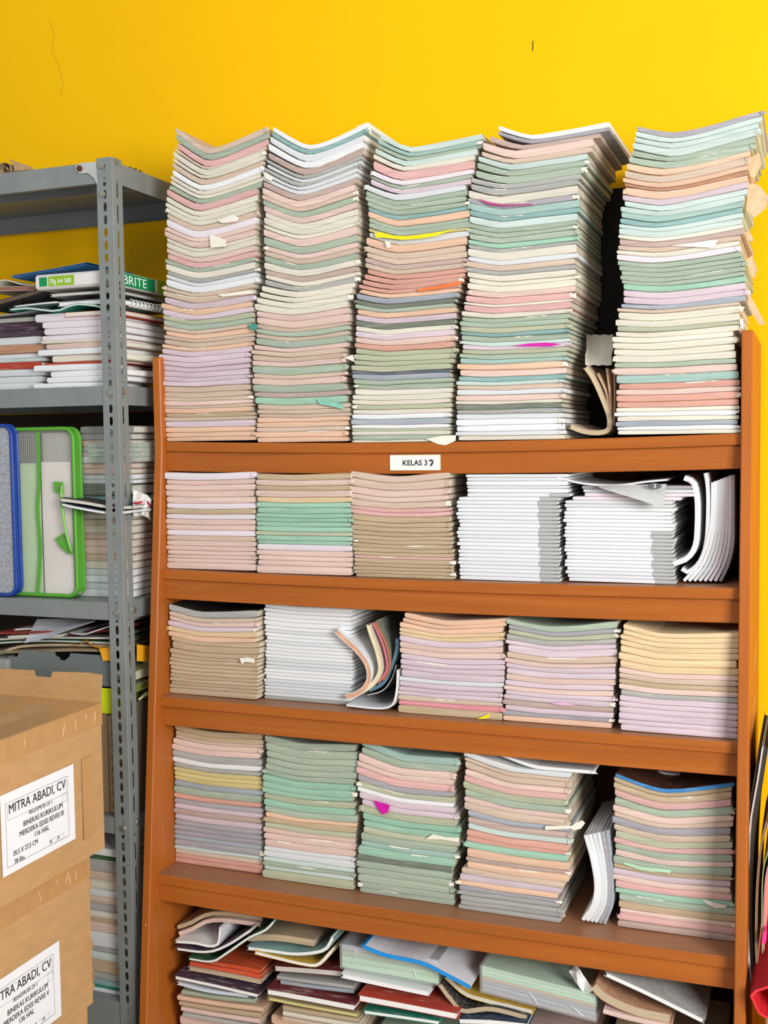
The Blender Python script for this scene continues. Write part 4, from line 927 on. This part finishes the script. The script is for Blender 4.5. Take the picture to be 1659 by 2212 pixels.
# ---- fourth rack shelf
z4 = SZ[3][0]; G4R = 'files and papers on fourth rack shelf'
GREYB = mat('grey_card_box', '6f7674', .7, noise=.06)
Yb = -.098; gxw = lambda x, y: atY(x, y, Yb)
p0 = gxw(17, 1450); p1 = gxw(246, 1450); ztop = gxw(150, 1411).z; xL, xR = p0.x, p1.x
zAB = gxw(230, 1486).z
arch = empty('archive_box', ((xL+xR)/2, Yb, zAB), 'grey cardboard archive box with notched rim behind the cardboard carton', 'box', G4R)
X = lambda x: gxw(x, 1430).x-arch.location.x; Hb = ztop-zAB
prof = [(X(17), 0), (X(246), 0), (X(246), Hb), (X(153), Hb), (X(149), Hb-.012), (X(146), Hb-.013), (X(141), Hb-.021), (X(130), Hb-.021), (X(126), Hb-.013), (X(120), Hb-.010), (X(117), Hb), (X(45), Hb), (X(37), Hb-.020), (X(17), Hb-.020)]
mb = MB(); mb.prism(prof, 1, 0, .004); mb.build('front_panel', GREYB, arch)
mb = MB(); mb.box(X(17), .004, 0, X(17)+.004, .28, Hb-.02); mb.build('side_panel', GREYB, arch)
mb = MB(); mb.box(X(246)-.004, .004, 0, X(246), .28, Hb-.02); mb.build('side_panel', GREYB, arch)
mb = MB(); mb.box(X(17), .28, 0, X(246), .284, Hb-.02); mb.build('back_panel', GREYB, arch)
mb = MB(); mb.box(X(17), 0, .0, X(246), .28, .004); mb.build('base_panel', GREYB, arch)
zb_ = atZ
mb = MB(); a = atY(-40, 1455, -.112); b = atY(15, 1425, -.112); mb.bbox(a.x, -.112, z4+.001, b.x, .1, b.z, .002); o = mb.build('file_box', mat('pale_grey_file', '9da29d', .6, noise=.1)); tag(o, 'pale grey file box at the left edge beside the archive box', 'box', G4R)
def f4(pts, t, c, pm, label, Y=-.095, name='folder', cat='folder', **k): return loose(pts, Y, t, k.pop('D', .26), c, pm, label, name, cat, G4R, **k)
f4([(-20, 1412), (60, 1410), (150, 1407), (246, 1409)], .006, 'U', mat('paper_mottled', '8c7d5a', .8, noise=.5, scale=(40, 3, 120)), 'olive tan folder of papers lying on the grey archive box')
f4([(2, 1414), (40, 1400), (120, 1396), (246, 1398)], .007, 'U', PTN, 'buckled tan folder above the olive one on the archive box', Y=-.085)
f4([(-20, 1392), (100, 1387), (246, 1392)], .006, 'g', PLG, 'dark green folder stuffed with papers above the archive box')
f4([(-20, 1384), (100, 1380), (246, 1381)], .005, 'K', PAGE, 'grey folder lying on the dark green folder', Y=-.09)
f4([(15, 1379), (60, 1377), (130, 1376)], .006, 'C', PAGE, 'cream booklet lying on the grey folder, fourth rack shelf', name='booklet', cat='book', Y=-.1)
f4([(-20, 1371), (40, 1369), (120, 1366)], .004, 'r', mat('maroon_edge', '7d2029', .6), 'thin dark red folder beneath the white sheet, fourth rack shelf')
f4([(150, 1374), (200, 1368), (258, 1362)], .007, 'm', mat('maroon_edge', '7d2029', .6), 'maroon folder near the post, fourth rack shelf', Y=-.08)
f4([(30, 1362), (90, 1358), (160, 1352)], .004, 'W', PAGEW, 'small white booklet above the dark red folder, fourth rack shelf', Y=-.07, name='booklet', cat='book')
# sheet of printed paper hanging over the front
A_ = [(52, 1389), (75, 1385), (105, 1377), (140, 1364), (175, 1352), (205, 1342)]
P = []
for i, (x, y) in enumerate(A_):
    a = atY(x, y, -.118); b = atY(80+24*i, 1337, -.04); P.append([a.lerp(b, j/3) for j in range(4)])
o = sheet('printed_sheet', P, mat('paper_bluish', 'c6c9d2', .7, noise=.05), th=.0006, nrm=(0, 1, -1)); tag(o, 'bluish white printed sheet draped over the folders, fourth rack shelf', 'paper', G4R)
f4([(150, 1368), (180, 1372), (200, 1366), (250, 1350)], .003, 'Z', PAGES2[1], 'transparent sleeve of grey papers beside the draped sheet', Y=-.1, name='paper_sheaf', cat='paper')
# yellow envelope
YE = mat('yellow_envelope_paper', 'eda91e', .6, noise=.1, scale=(30, 30, 30))
env = empty('envelope', (-.16, -.09, gxw(230, 1420).z), 'bright yellow paper envelope draped over the archive box corner', 'envelope', G4R)
def onenv(o): o.parent = env; o.matrix_parent_inverse = Matrix.Translation(-env.location)
P = [[atY(214+i*12, 1400-.5*i, -.104), atY(222+i*10, 1427, -.107)] for i in range(4)]; onenv(sheet('front_flap', P, YE, th=.0008))
P = [[atY(155, 1394, -.10), atY(155, 1396, -.06)], [atY(172, 1392, -.105), atY(172, 1392, -.06)], [atY(185, 1382, -.11), atY(185, 1384, -.06)], [atY(200, 1396, -.108), atY(200, 1390, -.06)], [atY(225, 1402, -.108), atY(225, 1396, -.06)], [atY(262, 1398, -.108), atY(262, 1392, -.06)]]
onenv(sheet('top_flap', P, YE, th=.0008, nrm=(0, 0, -1)))
P = [[atX(296+8*i, 1392+1*i, -.058), atX(296+8*i, 1428+.5*i, -.056)] for i in range(5)]; onenv(sheet('side_flap', P, YE, th=.0008, nrm=(-1, 0, 0)))
side_book(1464, .022, 'Y', mat('newsprint_edge', 'c9c6b4', .8, noise=.4, scale=(3, 40, 400)), 'yellow and white magazine beneath the envelope, right of the post', px=306, L=.12, group=G4R, name='magazine', X=-.066)
side_book(1490, .018, 'E', mat('olive_edge', '8a8f3a', .7, noise=.3), 'olive yellow booklet beneath the magazine, right of the post', px=306, L=.12, group=G4R, name='booklet', X=-.066)
# lime box file and brown files
LIMB = mat('lime_card', 'cfe020', .55, noise=.06)
a = atY(216, 1541, -.10); b = atY(246, 1488, -.10); b.z = min(b.z, zAB-.001)
lb = empty('lime_box', ((a.x+b.x)/2, -.10, a.z), 'lime yellow cardboard box lid on top of the brown files', 'box', G4R)
mb = MB(); mb.bbox(a.x-lb.location.x-.2, 0, 0, b.x-lb.location.x, .2, b.z-a.z, .002); mb.build('lid', LIMB, lb)
mb = MB(); mb.box(b.x-lb.location.x-.009, -.0008, 0, b.x-lb.location.x-.008, .0004, b.z-a.z-.002); mb.build('fold_line', mat('olive_line', '7e8a20', .6), lb)
BR = mat('brown_file_card', '8d7458', .75, noise=.15, scale=(40, 40, 6))
a = atY(216, 1770, -.096)
for i, (l, r) in enumerate(((60, 236), (237, 244), (245, 250))):
    p = atY(l, 1770, -.096); q = atY(r, 1770, -.096); mb = MB(); mb.bbox(p.x, -.096+.003*i, z4+.001, q.x-.0008, .17, lb.location.z-.002-.004*i, .0015); o = mb.build('file_folder', BR if i != 1 else mat('beige_file_card', 'b39c7c', .75, noise=.1)); tag(o, ['wide brown upright file folder beneath the lime lid', 'narrow beige upright file folder beside the wide brown one', 'thin brown upright file folder next to the post'][i], 'folder', G4R)
p = atX(300, 1640, -.07); mb = MB(); mb.bbox(-.078, -.07, z4+.001, -.066, .22, atX(300, 1515, -.066).z, .0015); o = mb.build('file_folder', mat('dark_brown_file', '5f5240', .75, noise=.1)); tag(o, 'dark brown upright file at the right end of fourth rack shelf', 'folder', G4R)
mb = MB(); p = [atX(x, y, -.062) for x, y in ((300, 1511), (308, 1505), (316, 1499), (321, 1500))]; mb.tube(p, [.003, .004, .0055, .005], 6); o = mb.build('rolled_paper_tip', mat('pale_lime_paper', 'd4d79a', .7)); tag(o, 'pale lime rolled paper tip above the dark brown file', 'paper', G4R)
# ---- bottom rack shelf
z5 = SZ[4][0]
rstack('W18 g12 K30 T22 C22 Z16 T18 K20 C16 U12 P24 Z36 K14 A18 U34 K16 B14 t10 Z10', 120, 268, 2170, 1828, -.09, .28, 'bottom rack shelf pile', 'pile on bottom rack shelf', zb=z5, jx=.006, jr=.03)

# ================================================================== CARDBOARD CARTONS
Ye = -.26
e1 = atY(224, 1750, Ye); XB = e1.x
def carton(zlo, zhi, yfar, xb, label, toplid, tab=None, Ld=.52, Wd=.36):
    root = empty('cardboard_carton', (xb-Wd/2, yfar-Ld/2, zlo), label, 'box', 'stacked cardboard cartons')
    h = zhi-zlo; mb = MB(); V = []
    # body with slightly bulged sides
    n = 8; t = .005
    def ring(z, bulge):
        P = []
        for (cx0, cy0, cx1, cy1, nx, ny) in ((-Wd/2, -Ld/2, Wd/2, -Ld/2, 0, -1), (Wd/2, -Ld/2, Wd/2, Ld/2, 1, 0), (Wd/2, Ld/2, -Wd/2, Ld/2, 0, 1), (-Wd/2, Ld/2, -Wd/2, -Ld/2, -1, 0)):
            for i in range(n):
                u = i/n; b = bulge*math.sin(math.pi*u); P.append((cx0+(cx1-cx0)*u+nx*b, cy0+(cy1-cy0)*u+ny*b, z))
        return P
    R_ = [ring(0, 0), ring(.006, .0), ring(h*.3, .003), ring(h*.6, .004), ring(h-.006, .001), ring(h, 0)]; m = len(R_[0]); F = []
    for r in R_: V += r
    for k in range(len(R_)-1):
        for i in range(m): F.append((k*m+i, k*m+(i+1) % m, (k+1)*m+(i+1) % m, (k+1)*m+i))
    F += [tuple(range(m))[::-1]]
    mb.add(V, F); mb.build('carton_body', CARD, root)
    for sgn in (-1, 1):
        mb = MB(); mb.box(-Wd/2 if sgn < 0 else .002, -Ld/2, h-.004, -.002 if sgn < 0 else Wd/2, Ld/2, h); mb.build('top_flap', CARD, root)
    mb = MB(); mb.box(-.035, -Ld/2-.0008, h+.0002, .035, Ld/2+.0008, h+.001); mb.build('tape_strip', CARDT, root)
    return root
zt1 = atY(219, 1518, Ye).z; zb1 = atY(225, 1831, Ye).z
c1 = carton(zb1, zt1, Ye, XB, 'top cardboard carton with open rear flap and white shipping label', True)
Ye2 = atX(193, 1900, XB-.012).y
zb2 = atX(193, 2172, XB-.012).z
c2 = carton(zb2, zb1-.001, Ye2, XB-.012, 'second cardboard carton with torn taped edge and white shipping label', False)
Ye3 = atX(189, 2200, XB-.016).y
c3_ = carton(ZF, zb2-.001, Ye3, XB-.016, 'lowest cardboard carton at the bottom left corner', False)
# open rear flap with hand notch
h1 = zt1-zb1; Wd = .36
fx = lambda px: atY(px, 1470, Ye).x-c1.location.x
hz = atY(150, 1453, Ye).z-zb1
prof = [(Wd/2, h1-.002), (Wd/2+.005, hz), (fx(190), hz+.003), (fx(114), hz-.001), (fx(110), hz-.016), (fx(76), hz-.016), (fx(72), hz-.001), (-Wd/2, hz-.004), (-Wd/2, h1-.002)]
mb = MB(); mb.prism(prof, 1, .26, .264); mb.build('rear_flap', CARD, c1)
# tape over the long upper edges, seen on the face
for c_, zz in ((c1, h1), (c2, zb1-zb2)):
    mb = MB(); mb.box(.1805, -.26, zz-.055, .1823, .262, zz-.0005); mb.box(.1, -.26, zz+.0002, .1823, .262, zz+.0012); mb.build('edge_tape', CARDT, c_)
    for k in range(5):
        mb = MB(); y = random.uniform(-.12, .24); w_ = random.uniform(-.012, .014); l_ = random.uniform(.012, .05); mb.tube([(.1826, y, zz-.006-l_*.2), (.183, y+w_*.5, zz-.01-l_*.5), (.1826, y+w_, zz-.006-l_)], [.0003, .0011, .0003], 5); mb.build('tape_wrinkle_glint', mat('tape_highlight', 'e6cfa8', .2, noise=0, spec=.8), c_)  # pale strokes draw the highlights on the tape wrinkles
mb = MB(); mb.box(.1842, .17, .05, .1848, .215, h1-.12); mb.build('tape_patch', CARDT, c1)
# dented, torn right edge of the second carton
for k in range(5):
    mb = MB(); z = random.uniform(.03, zb1-zb2-.03); mb.add([(.178, .2615, z-.02), (.184, .262, z), (.178, .2615, z+.02), (.181, .268, z+.002)], [(0, 1, 3), (1, 2, 3), (0, 3, 2), (0, 2, 1)]); mb.build('torn_edge', CARD, c2)
# labels
def shiplabel(root, xb, corners, lines):
    """corners: photo pixels of the label's far-top and far-bottom corners; label lies on the +X face"""
    Xf = xb+.0052
    t = atX(*corners[0], Xf); b = atX(*corners[1], Xf); H = t.z-b.z; Y1 = (t.y+b.y)/2; Wl = H*1.42; Y0 = Y1-Wl
    lab = bpy.data.objects.new('shipping_label', None); 
    mb = MB(); mb.box(Xf-.0002, Y0, b.z, Xf+.0004, Y1, t.z); o = mb.build('shipping_label', LABEL); o.parent = root; o.matrix_parent_inverse = Matrix.Translation(-root.location)
    bpy.data.objects.remove(lab)
    def sub(mb, name, m): q = mb.build(name, m); q.parent = o; return q
    def frame(y0, y1, z0, z1, w, m):
        mb = MB()
        for (a0, a1, c0, c1) in ((y0, y1, z0, z0+w), (y0, y1, z1-w, z1), (y0, y0+w, z0, z1), (y1-w, y1, z0, z1)): mb.box(Xf+.0004, a0, c0, Xf+.0008, a1, c1)
        sub(mb, 'printed_frame', m)
    frame(Y0+.015, Y1-.024, b.z+.016, t.z-.022, .0012, INKG); frame(Y0+.022, Y1-.030, t.z-H*.34, t.z-.030, .0008, INKG)
    for (body, fy, fz, size, m, bold) in lines:
        y = Y1-.026-Wl*fy; z = t.z-H*fz
        mw = Matrix.Translation((Xf+.0009, y, z)) @ Matrix.Rotation(math.pi/2, 4, 'Z') @ Matrix.Rotation(math.pi/2, 4, 'X')
        q = text_mesh('lettering', body, size*H, m, mw, None, 'RIGHT' if fy < .12 else 'CENTER', .85, bold); q.parent = o
    frame(Y1-Wl*.26, Y1-Wl*.17, b.z+H*.09, b.z+H*.16, .0007, INKG); frame(Y1-Wl*.37, Y1-Wl*.28, b.z+H*.09, b.z+H*.16, .0007, INKG); frame(Y1-Wl*.175, Y1-Wl*.105, t.z-H*.44, t.z-H*.33, .0007, INKG)
    return o
INKM = mat('mid_ink', '5c5b66', .6, noise=0)
def lines(a, b_, c, d, e, f): return [('MITRA ABADI, CV', .025, .265, .165, INK, .0), (a, .38, .385, .075, INKM, 0), ('BINEKAS KURIKULUM', .35, .50, .094, INK, 0), (b_, .37, .605, .094, INK, 0), (c, .38, .70, .094, INK, 0),
    ('20,5 X 27,5 CM', .60, .80, .085, INK, 0), (d+' Eks.', .68, .91, .085, INK, 0), (e, .15, .885, .055, INKM, 0), (f, .26, .885, .055, INKM, 0)]
shiplabel(c1, XB, ((163, 1648), (158, 1814)), lines('0052/SPK/05-25-1', 'MERDEKA EDISI REVISI III', '116 HAL', '78', '39', '28'))
shiplabel(c2, XB-.012, ((131, 2029), (129, 2196)), lines('0054/SPK/05-25-1', 'MERDEKA EDISI REVISI V', '136 HAL', '78', '43', '7'))

# ================================================================== RIGHT EDGE: boards and a red roll beside the bookcase
CB = mat('board_edge', '8f7a60', .8, noise=.3, scale=(3, 3, 120)); WB = mat('board_white', 'd8d4cc', .7, noise=.15, scale=(3, 3, 60))
GB = 'boards leaning beside the bookcase'
def board(pts, t, c, pm, label, Y): return path_book(pts, Y, t, .30, c, pm, label, name='leaning_board', cat='board', group=GB, n=14)
board([(1625, 2125), (1619, 2060), (1616, 1950), (1619, 1850), (1624, 1770), (1638, 1690), (1651, 1605)], .0035, 'W', WB, 'thin white board edge leaning right beside the bookcase', -.02)
board([(1632, 2125), (1627, 2060), (1625, 1950), (1628, 1860), (1634, 1780), (1648, 1690), (1661, 1605)], .020, 'd', mat('gap_shade_board', '3a332c', .8, noise=.2), 'dark brown board thickened as gap shade behind the thin white board edge', -.015)  # made thick and dark to stand for the shade between the boards
board([(1640, 2115), (1636, 2050), (1637, 1950), (1641, 1880), (1648, 1820), (1662, 1770)], .005, 'c', CB, 'corrugated brown cardboard sheet right of the dark brown board', -.03)
board([(1648, 2060), (1647, 1960), (1650, 1880), (1664, 1830)], .002, 'l', mat('lime_edge', 'c9d85a', .6), 'thin lime green card beside the corrugated sheet', -.028)
board([(1651, 2055), (1652, 1960), (1657, 1890), (1670, 1850)], .003, 'H', mat('pink_edge', 'd6a7b4', .6), 'thin pink card at the right edge beside the lime one', -.026)
p = [atY(x, y, -.05) for x, y in ((1645, 2040), (1648, 2012), (1656, 2010), (1655, 2036))]; mb = MB(); mb.add([v for v in p]+[v+Vector((0, .03, 0)) for v in p], [(0, 1, 2, 3), (7, 6, 5, 4)]+[((i+1) % 4, i, 4+i, 4+(i+1) % 4) for i in range(4)]); o = mb.build('pink_tag', mat('hot_pink_card', 'f0429a', .5)); tag(o, 'small hot pink card tab above the red felt roll', 'card')
RED = mat('red_felt', 'a3122f', .9, noise=.15, scale=(60, 60, 60)); REDI = mat('red_inner', 'd8202c', .7, noise=.1, scale=(40, 40, 40))
q = [atY(x, y, -.16) for x, y in ((1620, 2152), (1630, 2139), (1665, 2128), (1710, 2128), (1720, 2190), (1690, 2202), (1652, 2199), (1638, 2190))]
rr = empty('red_roll', (q[0].x+.05, -.16, min(v.z for v in q)), 'crimson felt folder tube with bright red open end at right edge', 'folder')
n = len(q); cc = sum(q, Vector())/n; out = [v-rr.location for v in q]; inn = [(cc+(v-cc)*.86)-rr.location for v in q]; dp = Vector((0, .40, 0))
mb = MB(); mb.add(out+[v+dp for v in out], [(i, (i+1) % n, n+(i+1) % n, n+i) for i in range(n)]); mb.build('outer_felt', RED, rr)
mb = MB(); mb.add(out+inn, [((i+1) % n, i, n+i, n+(i+1) % n) for i in range(n)]); mb.build('rim', mat('red_rim', 'e2343c', .7), rr)
mb = MB(); i2 = [v+Vector((0, .10, 0)) for v in inn]; mb.add(inn+i2, [((i+1) % n, i, n+i, n+(i+1) % n) for i in range(n)]+[tuple(range(n, 2*n))]); mb.build('inner_lining', REDI, rr)
# support under the roll: a plain carton standing on the floor
lo = min(v.z for v in q)-.001; mb = MB(); mb.bbox(rr.location.x-.02, -.14, ZF, rr.location.x+.30, .22, lo, .004); sup = mb.build('plain_carton', CARD); tag(sup, 'plain brown carton on the floor under the crimson felt tube', 'box')
